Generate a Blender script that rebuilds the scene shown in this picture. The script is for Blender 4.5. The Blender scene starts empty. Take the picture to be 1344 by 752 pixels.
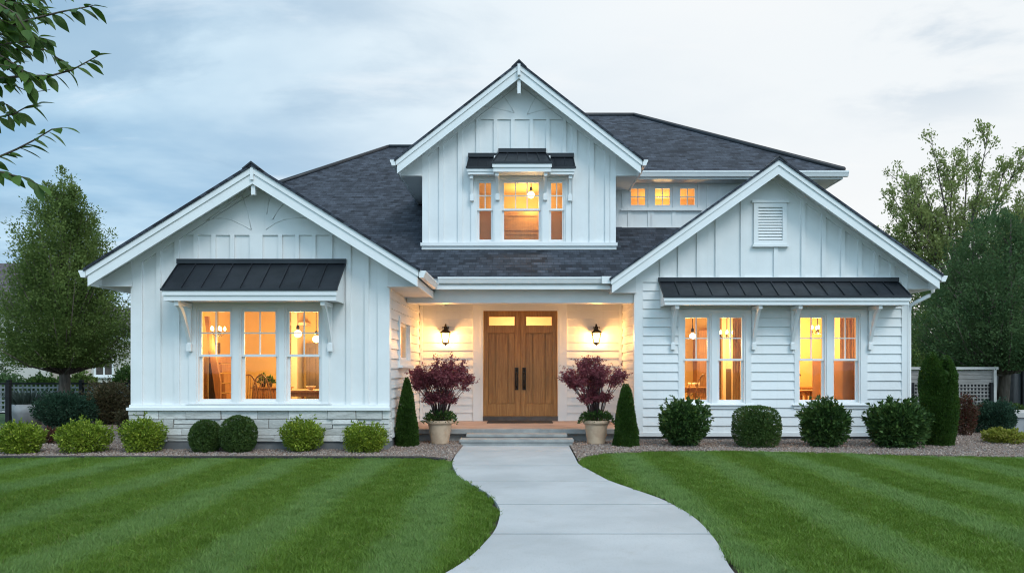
import bpy, math, random
import numpy as np
from mathutils import Vector, Matrix

random.seed(7)
RNG = np.random.default_rng(11)
R = math.radians
scene = bpy.context.scene
COL = scene.collection

# ---------------------------------------------------------------- camera, sky, sun, exposure
FPX, VPX, HOR, EYE = 970.0, 690.0, 484.0, 1.45        # focal length, vanishing point and horizon in photo pixels; eye height
cam_d = bpy.data.cameras.new('camera')
cam = bpy.data.objects.new('camera', cam_d); COL.objects.link(cam)
cam.location = (0, 0, EYE); cam.rotation_euler = (R(90), 0, 0)
cam_d.sensor_width = 36.0; cam_d.lens = 36.0 * FPX / 1344.0
cam_d.shift_x = -(VPX - 672.0) / 1344.0; cam_d.shift_y = (HOR - 376.0) / 1344.0
cam_d.clip_start = 0.05; cam_d.clip_end = 2000
scene.camera = cam

SUN_EL, SUN_AZ = 44.0, 148.0      # behind the camera, to the right; veiled by thin cloud
world = bpy.data.worlds.new('World'); scene.world = world; world.use_nodes = True
def build_world():
    nt = world.node_tree; N = nt.nodes; L = nt.links
    for n in list(N): N.remove(n)
    out = N.new('ShaderNodeOutputWorld'); bg = N.new('ShaderNodeBackground'); bg.inputs[1].default_value = 0.1
    L.new(bg.outputs[0], out.inputs[0])
    sky = N.new('ShaderNodeTexSky'); sky.sky_type = 'NISHITA'; sky.sun_disc = False
    sky.sun_elevation = R(SUN_EL); sky.sun_rotation = R(SUN_AZ); sky.dust_density = 1.5; sky.air_density = 1.2
    tc = N.new('ShaderNodeTexCoord'); sep = N.new('ShaderNodeSeparateXYZ'); L.new(tc.outputs['Generated'], sep.inputs[0])
    def math_(op, a, b=None, clamp=False):
        m = N.new('ShaderNodeMath'); m.operation = op; m.use_clamp = clamp
        for i, v in enumerate((a, b)):
            if v is None: continue
            if isinstance(v, (int, float)): m.inputs[i].default_value = v
            else: L.new(v, m.inputs[i])
        return m.outputs[0]
    def mix(f, a, b):
        m = N.new('ShaderNodeMix'); m.data_type = 'RGBA'
        if isinstance(f, (int, float)): m.inputs[0].default_value = f
        else: L.new(f, m.inputs[0])
        for i, v in ((6, a), (7, b)):
            if isinstance(v, tuple): m.inputs[i].default_value = (*v, 1)
            else: L.new(v, m.inputs[i])
        return m.outputs[2]
    def ramp(v, a, b):
        r = N.new('ShaderNodeMapRange'); r.interpolation_type = 'SMOOTHSTEP'; L.new(v, r.inputs[0])
        r.inputs[1].default_value = a; r.inputs[2].default_value = b
        return r.outputs[0]
    sx, sy, sz = sep.outputs[0], sep.outputs[1], sep.outputs[2]
    # cloud coordinates on a flat layer overhead
    den = math_('ADD', math_('MAXIMUM', sz, 0.0), 0.16)
    cv = N.new('ShaderNodeCombineXYZ'); L.new(math_('DIVIDE', sx, den), cv.inputs[0]); L.new(math_('DIVIDE', sy, den), cv.inputs[1])
    def noise(scale, detail, rough, off, stretch=(1, 1, 1)):
        mp = N.new('ShaderNodeMapping'); mp.inputs[1].default_value = off; mp.inputs[3].default_value = stretch; L.new(cv.outputs[0], mp.inputs[0])
        t = N.new('ShaderNodeTexNoise'); t.inputs['Scale'].default_value = scale; t.inputs['Detail'].default_value = detail
        t.inputs['Roughness'].default_value = rough; t.inputs['Distortion'].default_value = 0.25; L.new(mp.outputs[0], t.inputs[0])
        return t.outputs[0]
    n1 = noise(0.75, 6, 0.55, (3.1, 0.4, 0), (0.7, 1, 1)); n2 = noise(1.7, 7, 0.58, (7.7, 2.2, 0), (0.75, 1.1, 1))
    bright = ramp(math_('ADD', sx, math_('MULTIPLY', sz, 0.25)), -0.52, 0.42)     # the western sky, to the right, is the bright side
    base = mix(bright, (2.35, 4.1, 5.8), (7.3, 7.6, 7.75))
    low = ramp(sz, 0.0, 0.34)
    base = mix(math_('MULTIPLY', math_('SUBTRACT', 1.0, low), 0.55), base, mix(bright, (2.3, 4.25, 6.3), (8.3, 7.65, 7.2)))
    cloud_l = mix(bright, (5.4, 7.0, 8.0), (7.7, 7.85, 7.9)); cloud_d = mix(bright, (2.45, 3.9, 5.35), (3.7, 4.7, 5.7))
    def bank(x, y, z, r0, r1):       # a bank of cloud round one direction of the sky
        d = N.new('ShaderNodeVectorMath'); d.operation = 'DISTANCE'; L.new(tc.outputs['Generated'], d.inputs[0]); d.inputs[1].default_value = (x, y, z); return ramp(d.outputs['Value'], r1, r0)
    bk = bank(0.45, 0.80, 0.41, 0.05, 0.19); n2 = math_('ADD', n2, math_('MULTIPLY', bk, 0.13))
    n2 = math_('ADD', n2, math_('MULTIPLY', bank(-0.36, 0.88, 0.31, 0.05, 0.30), 0.06))
    c = mix(math_('MULTIPLY', ramp(n1, 0.46, 0.66), 0.85), base, cloud_l)
    c = mix(math_('MULTIPLY', math_('MULTIPLY', ramp(n2, 0.51, 0.66), 0.68), math_('MAXIMUM', math_('SUBTRACT', 1.0, math_('MULTIPLY', bright, 0.92)), bk)), c, cloud_d)
    n3 = noise(2.6, 6, 0.6, (1.7, 5.9, 0), (0.55, 1.5, 1))
    c = mix(math_('MULTIPLY', ramp(n3, 0.56, 0.72), 0.55), c, mix(bright, (6.4, 7.3, 8.0), (7.8, 7.8, 7.75)))   # pale wisps
    c = mix(0.06, c, sky.outputs[0])
    back = ramp(sy, 0.25, -0.6)                                             # open pale sky behind the photographer
    c = mix(math_('MULTIPLY', back, 0.85), c, (6.7, 10.2, 12.9))
    L.new(c, bg.inputs[0])
build_world()
sun_d = bpy.data.lights.new('sun', 'SUN'); sun_d.energy = 1.0; sun_d.angle = R(22); sun_d.color = (1.0, 0.97, 0.93)
sun = bpy.data.objects.new('sun', sun_d); COL.objects.link(sun)
_a = R(SUN_AZ); _sd = Vector((math.sin(_a) * math.cos(R(SUN_EL)), math.cos(_a) * math.cos(R(SUN_EL)), math.sin(R(SUN_EL))))
sun.rotation_euler = (-_sd).to_track_quat('-Z', 'Y').to_euler()
vs = scene.view_settings
vs.view_transform = 'Standard'; vs.look = 'None'; vs.exposure = 0.36; vs.gamma = 1.0; vs.use_curve_mapping = False
scene.cycles.use_denoising = True; scene.cycles.denoising_prefilter = 'ACCURATE'
scene.cycles.filter_width = 1.15; scene.cycles.max_bounces = 8; scene.cycles.diffuse_bounces = 4; scene.cycles.transparent_max_bounces = 16
scene.cycles.sample_clamp_indirect = 6.0

def X(px, D): return (px - VPX) * D / FPX
def Z(py, D): return EYE - (py - HOR) * D / FPX

# ---------------------------------------------------------------- materials
MATS = {}
class NT:
    """small helper round a material's node tree"""
    def __init__(s, name):
        s.m = bpy.data.materials.new(name); s.m.use_nodes = True
        s.t = s.m.node_tree; s.N = s.t.nodes; s.L = s.t.links
        for n in list(s.N): s.N.remove(n)
        s.out = s.N.new('ShaderNodeOutputMaterial')
    def n(s, kind, **kw):
        nd = s.N.new(kind)
        for k, v in kw.items(): setattr(nd, k, v)
        return nd
    def put(s, sock, v):
        if isinstance(v, bpy.types.NodeSocket): s.L.new(v, sock)
        elif isinstance(v, tuple) and len(v) == 3 and sock.type == 'RGBA': sock.default_value = (*v, 1)
        else: sock.default_value = v
    def math(s, op, a, b=None, clamp=False):
        m = s.n('ShaderNodeMath', operation=op, use_clamp=clamp); s.put(m.inputs[0], a)
        if b is not None: s.put(m.inputs[1], b)
        return m.outputs[0]
    def mix(s, f, a, b, bt='MIX'):
        m = s.n('ShaderNodeMix', data_type='RGBA', blend_type=bt); s.put(m.inputs[0], f); s.put(m.inputs[6], a); s.put(m.inputs[7], b)
        return m.outputs[2]
    def rng(s, v, a, b, c=0.0, d=1.0, smooth=True):
        r = s.n('ShaderNodeMapRange'); r.interpolation_type = 'SMOOTHSTEP' if smooth else 'LINEAR'
        s.put(r.inputs[0], v); r.inputs[1].default_value = a; r.inputs[2].default_value = b; r.inputs[3].default_value = c; r.inputs[4].default_value = d
        return r.outputs[0]
    def coord(s, kind='Object'): return s.n('ShaderNodeTexCoord').outputs[kind]
    def pos(s): return s.n('ShaderNodeNewGeometry').outputs['Position']
    def mapping(s, v, scale=(1, 1, 1), loc=(0, 0, 0), rot=(0, 0, 0)):
        m = s.n('ShaderNodeMapping'); s.put(m.inputs[0], v); m.inputs[1].default_value = loc; m.inputs[2].default_value = rot; m.inputs[3].default_value = scale
        return m.outputs[0]
    def noise(s, v, scale, detail=4, rough=0.55, dist=0.0):
        t = s.n('ShaderNodeTexNoise'); s.put(t.inputs['Vector'], v); t.inputs['Scale'].default_value = scale
        t.inputs['Detail'].default_value = detail; t.inputs['Roughness'].default_value = rough; t.inputs['Distortion'].default_value = dist
        return t.outputs[0]
    def bump(s, h, strength=0.3, dist=0.01, nrm=None):
        b = s.n('ShaderNodeBump'); b.inputs['Strength'].default_value = strength; b.inputs['Distance'].default_value = dist
        s.put(b.inputs['Height'], h)
        if nrm is not None: s.L.new(nrm, b.inputs['Normal'])
        return b.outputs[0]
    def principled(s, col, rough=0.6, nrm=None, metal=0.0, spec=0.5):
        p = s.n('ShaderNodeBsdfPrincipled'); s.put(p.inputs['Base Color'], col); s.put(p.inputs['Roughness'], rough)
        p.inputs['Metallic'].default_value = metal; p.inputs['Specular IOR Level'].default_value = spec
        if nrm is not None: s.L.new(nrm, p.inputs['Normal'])
        s.L.new(p.outputs[0], s.out.inputs[0])
        return p

def plain(name, c1, c2=None, scale=3.0, rough=0.6, bump=0.0, bscale=60, metal=0.0, spec=0.5, stretch=(1, 1, 1), lo=0.35, hi=0.65):
    t = NT(name); p = t.pos()
    v = t.mapping(p, stretch)
    col = t.mix(t.rng(t.noise(v, scale, 5), lo, hi), c1, c2) if c2 else c1
    nr = t.bump(t.noise(v, bscale, 3), bump, 0.01) if bump else None
    rg = t.rng(t.noise(p, 7.0, 3), 0.2, 0.8, max(0.02, rough - 0.08), min(1, rough + 0.08))
    t.principled(col, rg, nr, metal, spec)
    MATS[name] = t.m; return t.m

def paint():
    t = NT('white paint'); p = t.pos()
    col = t.mix(t.rng(t.noise(p, 1.1, 5, 0.6), 0.35, 0.7), (0.82, 0.825, 0.82), (0.755, 0.76, 0.755))
    col = t.mix(t.rng(t.noise(t.mapping(p, (9, 9, 0.35)), 1.5, 5, 0.65), 0.52, 0.8, 0, 0.35), col, (0.66, 0.655, 0.63))
    col = t.mix(t.rng(t.noise(p, 26, 3), 0.62, 0.8, 0, 0.25), col, (0.68, 0.68, 0.66))
    nr = t.bump(t.noise(t.mapping(p, (1, 1, 14)), 8, 3), 0.10, 0.006, t.bump(t.noise(p, 1.6, 2), 0.25, 0.02))
    t.principled(col, 0.5, nr, 0, 0.4); MATS['white paint'] = t.m
paint()
plain('white trim', (0.83, 0.835, 0.83), (0.79, 0.795, 0.79), 2.0, 0.42, 0.03, 60)
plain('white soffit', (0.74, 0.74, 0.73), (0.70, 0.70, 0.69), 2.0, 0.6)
plain('black metal', (0.012, 0.0145, 0.019), (0.020, 0.0235, 0.030), 2.0, 0.42, 0.03, 30, spec=0.4)
plain('dark bronze', (0.018, 0.014, 0.011), (0.035, 0.026, 0.018), 20, 0.45, 0.05, 80, metal=0.5)
plain('fence black', (0.008, 0.009, 0.010), (0.015, 0.015, 0.017), 6, 0.6, spec=0.2)
plain('concrete', (0.36, 0.37, 0.38), (0.44, 0.45, 0.455), 1.6, 0.85, 0.15, 220)
plain('step concrete', (0.27, 0.265, 0.255), (0.36, 0.355, 0.34), 4, 0.8, 0.2, 120)
plain('foundation', (0.13, 0.135, 0.14), (0.20, 0.205, 0.21), 3, 0.9, 0.3, 60)
plain('porch floor', (0.34, 0.25, 0.21), (0.42, 0.31, 0.26), 3, 0.7, 0.1, 80)
plain('terracotta cream', (0.44, 0.30, 0.20), (0.53, 0.38, 0.26), 8, 0.75, 0.12, 60)
plain('rubber', (0.012, 0.012, 0.013), (0.03, 0.028, 0.027), 40, 0.9, 0.4, 150)
plain('soil', (0.035, 0.026, 0.02), (0.07, 0.055, 0.042), 12, 0.95, 0.6, 40)
plain('edging', (0.02, 0.019, 0.019), (0.045, 0.04, 0.038), 12, 0.85, 0.4, 60)
plain('room wall', (0.66, 0.455, 0.17), (0.60, 0.41, 0.15), 0.8, 0.8)
plain('room white', (0.72, 0.58, 0.38), (0.66, 0.53, 0.34), 0.8, 0.7)
plain('room tan', (0.46, 0.27, 0.15), (0.41, 0.24, 0.13), 0.8, 0.8)
plain('room dark', (0.07, 0.045, 0.03), (0.12, 0.075, 0.045), 1.4, 0.6)
plain('grey wood', (0.20, 0.185, 0.17), (0.30, 0.28, 0.265), 6, 0.85, 0.3, 40, stretch=(0.3, 0.3, 4))
plain('pale rail', (0.42, 0.40, 0.38), (0.5, 0.48, 0.46), 5, 0.8)
plain('planter grey', (0.23, 0.235, 0.24), (0.31, 0.315, 0.32), 4, 0.85, 0.15, 60)
plain('bark', (0.075, 0.058, 0.045), (0.14, 0.11, 0.09), 9, 0.9, 0.8, 22, stretch=(2, 2, 0.4))
plain('twig', (0.07, 0.05, 0.04), (0.11, 0.08, 0.06), 14, 0.85)
plain('red twig', (0.05, 0.026, 0.028), (0.08, 0.04, 0.04), 14, 0.8)
plain('neighbour pale', (0.52, 0.48, 0.43), (0.58, 0.54, 0.49), 1, 0.8)
plain('neighbour brick', (0.27, 0.13, 0.09), (0.36, 0.20, 0.14), 5, 0.85, 0.2, 20)
plain('neighbour roof', (0.075, 0.06, 0.07), (0.12, 0.10, 0.11), 3, 0.9, 0.4, 8)
plain('dark fence boards', (0.035, 0.037, 0.042), (0.055, 0.057, 0.06), 3, 0.8, 0.2, 20, stretch=(4, 4, 0.5))
plain('ceramic', (0.06, 0.05, 0.045), (0.1, 0.08, 0.07), 5, 0.4)
plain('street', (0.05, 0.05, 0.052), (0.065, 0.065, 0.067), 6, 0.9, 0.3, 90)
plain('field grass', (0.022, 0.062, 0.012), (0.04, 0.09, 0.02), 1.2, 0.95, 0.7, 45)
plain('rock', (0.34, 0.32, 0.30), (0.46, 0.44, 0.42), 5, 0.9, 0.4, 14)

def wood(name, c1, c2, rough=0.45, axis=2, spec=0.4):
    t = NT(name); p = t.coord('Object')
    sc = [16.0, 16.0, 16.0]; sc[axis] = 0.9
    v = t.mapping(p, tuple(sc))
    n = t.noise(v, 2.2, 6, 0.6, 0.6); n2 = t.noise(t.mapping(p, tuple(x * 4 for x in sc)), 2.5, 3)
    col = t.mix(t.rng(n, 0.3, 0.7), c1, c2)
    col = t.mix(t.rng(n2, 0.52, 0.75, 0, 0.45), col, tuple(x * 0.5 for x in c1))
    t.principled(col, rough, t.bump(n2, 0.08, 0.004), 0, spec)
    MATS[name] = t.m
wood('door wood', (0.30, 0.130, 0.036), (0.46, 0.225, 0.070))
wood('furniture wood', (0.25, 0.115, 0.042), (0.36, 0.185, 0.072))
wood('pale wood', (0.50, 0.24, 0.075), (0.58, 0.29, 0.10))

def sheer(name, col, tr):
    t = NT(name); c = t.mix(t.rng(t.noise(t.coord('Object'), 3, 3), .3, .7), col, tuple(v * .88 for v in col)); d = t.n('ShaderNodeBsdfDiffuse'); e = t.n('ShaderNodeBsdfTranslucent'); t.L.new(c, d.inputs[0]); t.L.new(c, e.inputs[0])
    mx = t.n('ShaderNodeMixShader'); mx.inputs[0].default_value = tr; t.L.new(d.outputs[0], mx.inputs[1]); t.L.new(e.outputs[0], mx.inputs[2]); t.L.new(mx.outputs[0], t.out.inputs[0]); MATS[name] = t.m
def frosted():
    t = NT('frosted glass'); a = t.n('ShaderNodeBsdfTransparent'); b = t.n('ShaderNodeBsdfTranslucent'); b.inputs[0].default_value = (0.9, 0.85, 0.75, 1)
    mx = t.n('ShaderNodeMixShader'); mx.inputs[0].default_value = 0.10; t.L.new(a.outputs[0], mx.inputs[1]); t.L.new(b.outputs[0], mx.inputs[2]); t.L.new(mx.outputs[0], t.out.inputs[0]); MATS['frosted glass'] = t.m
frosted()
sheer('sheer curtain', (0.78, 0.70, 0.52), 0.6); sheer('tan cloth', (0.70, 0.49, 0.29), 0.58); sheer('brown cloth', (0.60, 0.39, 0.19), 0.52)
def shingles():
    t = NT('shingles'); uv = t.n('ShaderNodeUVMap').outputs[0]
    b = t.n('ShaderNodeTexBrick'); t.L.new(uv, b.inputs['Vector']); b.offset = 0.5; b.squash = 1.0
    for k, v in (('Scale', 1.0), ('Mortar Size', 0.006), ('Mortar Smooth', 0.2), ('Bias', 0.0), ('Brick Width', 0.23), ('Row Height', 0.135)): b.inputs[k].default_value = v
    b.inputs['Color1'].default_value = (0.0, 0.0, 0.0, 1); b.inputs['Color2'].default_value = (1, 1, 1, 1); b.inputs['Mortar'].default_value = (0, 0, 0, 1)
    # ragged laminated tabs: a second brick field of other widths, pushed about by noise
    v2 = t.mapping(uv, (1, 1, 1), (0.11, 0.0, 0))
    b2 = t.n('ShaderNodeTexBrick'); t.L.new(v2, b2.inputs['Vector']); b2.offset = 0.37
    for k, v in (('Scale', 1.0), ('Mortar Size', 0.004), ('Bias', -0.15), ('Brick Width', 0.14), ('Row Height', 0.135)): b2.inputs[k].default_value = v
    b2.inputs['Color1'].default_value = (0, 0, 0, 1); b2.inputs['Color2'].default_value = (1, 1, 1, 1)
    sep = t.n('ShaderNodeSeparateXYZ'); t.L.new(uv, sep.inputs[0])
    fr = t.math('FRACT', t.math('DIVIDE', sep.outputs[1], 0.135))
    tone = t.math('ADD', t.math('MULTIPLY', b.outputs[0], 0.5), t.math('MULTIPLY', b2.outputs[0], 0.5))
    tone = t.math('ADD', tone, t.math('MULTIPLY', t.math('SUBTRACT', t.noise(t.mapping(uv, (0.5, 2.0, 1)), 1.3, 4), 0.5), 0.12))
    tone = t.math('ADD', tone, t.math('MULTIPLY', t.math('SUBTRACT', t.noise(uv, 160, 2), 0.5), 0.6))
    col = t.mix(t.rng(tone, 0.0, 1.0, 0, 1, False), (0.0145, 0.0175, 0.0245), (0.078, 0.091, 0.117))
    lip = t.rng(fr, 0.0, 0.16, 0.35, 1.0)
    col = t.mix(t.math('SUBTRACT', 1.0, lip), col, (0.005, 0.006, 0.009))  # shadow line under each course, painted into the colour along its bottom edge
    h = t.math('SUBTRACT', t.math('MULTIPLY', b2.outputs[0], 0.35), fr)
    nr = t.bump(h, 0.7, 0.012, t.bump(t.noise(uv, 220, 2), 0.4, 0.003))
    t.principled(col, 0.85, nr, 0, 0.3)
    MATS['shingles'] = t.m
shingles()

def stone():
    t = NT('ledge stone'); p = t.pos()
    a = t.n('ShaderNodeAttribute', attribute_name='rnd').outputs['Fac']
    n = t.noise(t.mapping(p, (1, 1, 3)), 9, 6, 0.65); n2 = t.noise(p, 45, 4)
    col = t.mix(a, (0.50, 0.49, 0.46), (0.74, 0.725, 0.69))
    col = t.mix(t.rng(n, 0.42, 0.75, 0, 0.6), col, (0.36, 0.345, 0.32))
    col = t.mix(t.rng(n2, 0.55, 0.8, 0, 0.6), col, (0.74, 0.73, 0.70))
    t.principled(col, 0.85, t.bump(n, 0.7, 0.02, t.bump(n2, 0.5, 0.006)), 0, 0.3)
    MATS['ledge stone'] = t.m
stone()

def glass():
    t = NT('window glass'); tr = t.n('ShaderNodeBsdfTransparent'); gl = t.n('ShaderNodeBsdfGlossy'); gl.inputs['Roughness'].default_value = 0.02
    tr.inputs[0].default_value = (0.97, 0.98, 0.97, 1)
    fr = t.n('ShaderNodeFresnel'); fr.inputs[0].default_value = 1.45
    wob = t.bump(t.noise(t.pos(), 2.0, 2), 0.06, 0.02); t.L.new(wob, gl.inputs['Normal'])
    mx = t.n('ShaderNodeMixShader'); t.L.new(fr.outputs[0], mx.inputs[0]); t.L.new(tr.outputs[0], mx.inputs[1]); t.L.new(gl.outputs[0], mx.inputs[2])
    t.L.new(mx.outputs[0], t.out.inputs[0]); MATS['window glass'] = t.m
glass()

def emit(name, col, strength):
    t = NT(name); e = t.n('ShaderNodeEmission'); e.inputs[0].default_value = (*col, 1); e.inputs[1].default_value = strength
    t.L.new(e.outputs[0], t.out.inputs[0]); MATS[name] = t.m
emit('lamp bulb', (1.0, 0.62, 0.22), 14.0)
emit('lantern flame', (1.0, 0.64, 0.28), 26.0)

def leafmat(name, dark, light, accent=None, trans=0.3, nscale=2.2, even=False):
    t = NT(name); a = t.n('ShaderNodeAttribute', attribute_name='rnd').outputs['Fac']
    n = t.noise(t.coord('Object'), nscale, 3)
    f = t.math('ADD', t.math('MULTIPLY', a, 0.3 if even else 0.65), t.math('MULTIPLY', t.rng(n, 0.3, 0.7), 0.7 if even else 0.35))
    col = t.mix(f, dark, light)
    if accent: col = t.mix(t.rng(a, 0.86, 0.9), col, accent)
    p = t.principled(col, 0.6 if even else 0.5, None, 0, 0.15 if even else 0.3)
    tl = t.n('ShaderNodeBsdfTranslucent'); t.L.new(col, tl.inputs[0])
    mx = t.n('ShaderNodeMixShader'); mx.inputs[0].default_value = trans
    t.L.new(p.outputs[0], mx.inputs[1]); t.L.new(tl.outputs[0], mx.inputs[2]); t.L.new(mx.outputs[0], t.out.inputs[0])
    MATS[name] = t.m
leafmat('leaf lime', (0.08, 0.145, 0.012), (0.34, 0.44, 0.045), (0.44, 0.50, 0.07))
leafmat('leaf box', (0.026, 0.060, 0.012), (0.100, 0.168, 0.036))
leafmat('leaf dark', (0.017, 0.048, 0.012), (0.082, 0.155, 0.036), (0.12, 0.20, 0.05))
leafmat('leaf conifer', (0.021, 0.060, 0.009), (0.078, 0.152, 0.024))
leafmat('leaf red', (0.11, 0.022, 0.032), (0.34, 0.085, 0.105), (0.42, 0.16, 0.16))
leafmat('leaf tree', (0.062, 0.110, 0.026), (0.225, 0.300, 0.085), None, nscale=1.3, even=True, trans=0.4)
leafmat('leaf shade tree', (0.040, 0.092, 0.036), (0.155, 0.245, 0.100), None, nscale=1.5, even=True, trans=0.4)
leafmat('leaf willow', (0.18, 0.225, 0.065), (0.40, 0.45, 0.17), None, nscale=0.8, even=True, trans=0.4)
leafmat('leaf near', (0.025, 0.07, 0.012), (0.10, 0.19, 0.03), nscale=6, trans=0.35)
leafmat('leaf brown', (0.045, 0.042, 0.020), (0.12, 0.105, 0.050), (0.15, 0.10, 0.055))
leafmat('leaf blue green', (0.014, 0.044, 0.026), (0.050, 0.105, 0.060))
leafmat('leaf barberry', (0.05, 0.022, 0.016), (0.15, 0.085, 0.04), (0.16, 0.03, 0.035))
leafmat('leaf gold', (0.17, 0.19, 0.02), (0.34, 0.36, 0.06), (0.42, 0.38, 0.10))
leafmat('leaf grey', (0.03, 0.05, 0.04), (0.085, 0.11, 0.095))

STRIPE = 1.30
def grassmats():
    t = NT('grass blade'); a = t.n('ShaderNodeAttribute', attribute_name='rnd').outputs['Fac']
    r = t.n('ShaderNodeObjectInfo').outputs['Random']; p = t.pos()
    big = t.noise(p, 0.9, 4); mid = t.noise(p, 5, 3)
    f = t.math('ADD', t.math('MULTIPLY', a, 0.5), t.math('ADD', t.math('MULTIPLY', r, 0.15), t.math('MULTIPLY', mid, 0.35)))
    col = t.mix(f, (0.060, 0.135, 0.013), (0.210, 0.335, 0.050))
    col = t.mix(t.rng(big, 0.52, 0.72, 0, 0.4), col, (0.165, 0.262, 0.048))
    col = t.mix(t.rng(t.noise(p, 2.3, 5, 0.65), 0.58, 0.78, 0, 0.35), col, (0.215, 0.260, 0.062))
    col = t.mix(t.rng(a, 0.955, 0.97, 0, 0.8), col, (0.30, 0.27, 0.12))
    # mown bands: light caught by blades leaning away, painted into the colour
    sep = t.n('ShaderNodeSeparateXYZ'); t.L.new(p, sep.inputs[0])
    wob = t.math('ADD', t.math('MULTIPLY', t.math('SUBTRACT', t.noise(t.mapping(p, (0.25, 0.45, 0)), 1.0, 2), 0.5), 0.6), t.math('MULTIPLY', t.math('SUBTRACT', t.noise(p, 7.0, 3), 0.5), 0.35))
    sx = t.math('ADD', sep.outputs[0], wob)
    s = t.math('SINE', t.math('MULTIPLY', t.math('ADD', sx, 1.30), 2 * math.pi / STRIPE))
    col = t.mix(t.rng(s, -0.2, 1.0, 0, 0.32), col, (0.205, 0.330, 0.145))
    pr = t.principled(col, 0.55, None, 0, 0.25)
    tl = t.n('ShaderNodeBsdfTranslucent'); t.L.new(col, tl.inputs[0])
    mx = t.n('ShaderNodeMixShader'); mx.inputs[0].default_value = 0.3
    t.L.new(pr.outputs[0], mx.inputs[1]); t.L.new(tl.outputs[0], mx.inputs[2]); t.L.new(mx.outputs[0], t.out.inputs[0])
    MATS['grass blade'] = t.m
    t = NT('pebble'); r = t.n('ShaderNodeObjectInfo').outputs['Random']
    cr = t.n('ShaderNodeValToRGB'); t.L.new(r, cr.inputs[0]); e = cr.color_ramp.elements
    e[0].color = (0.17, 0.122, 0.098, 1); e[1].color = (0.50, 0.40, 0.335, 1)
    for q, c in ((0.3, (0.27, 0.19, 0.150, 1)), (0.55, (0.33, 0.255, 0.215, 1)), (0.8, (0.22, 0.195, 0.18, 1))):
        x = cr.color_ramp.elements.new(q); x.color = c
    t.principled(cr.outputs[0], 0.8, t.bump(t.noise(t.coord('Object'), 8, 3), 0.3, 0.01), 0, 0.3); MATS['pebble'] = t.m
    t = NT('gravel'); p = t.pos(); v = t.n('ShaderNodeTexVoronoi'); t.L.new(p, v.inputs['Vector']); v.inputs['Scale'].default_value = 38
    sp = t.n('ShaderNodeSeparateColor'); t.L.new(v.outputs['Color'], sp.inputs[0])
    col = t.mix(sp.outputs[0], (0.11, 0.08, 0.066), (0.33, 0.25, 0.21))
    t.principled(col, 0.9, t.bump(v.outputs['Distance'], 0.8, 0.02), 0, 0.2); MATS['gravel'] = t.m
grassmats()

def pathmat():
    t = NT('path concrete'); p = t.pos()
    n = t.noise(p, 0.9, 5); n2 = t.noise(t.mapping(p, (6, 1.2, 1)), 14, 4); n3 = t.noise(p, 180, 2)
    col = t.mix(t.rng(n, 0.3, 0.7), (0.40, 0.412, 0.42), (0.495, 0.507, 0.515))
    col = t.mix(t.rng(n2, 0.48, 0.75, 0, 0.38), col, (0.36, 0.375, 0.385))
    col = t.mix(t.rng(t.noise(p, 3.5, 6, 0.7), 0.52, 0.75, 0, 0.42), col, (0.37, 0.36, 0.34))
    t.principled(col, 0.8, t.bump(n3, 0.25, 0.004, t.bump(n2, 0.2, 0.004)), 0, 0.35); MATS['path concrete'] = t.m
pathmat()
M = MATS

# ---------------------------------------------------------------- mesh helpers
def world_loc(o):
    v = Vector((0, 0, 0))
    while o is not None: v = v + o.location; o = o.parent
    return v

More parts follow.
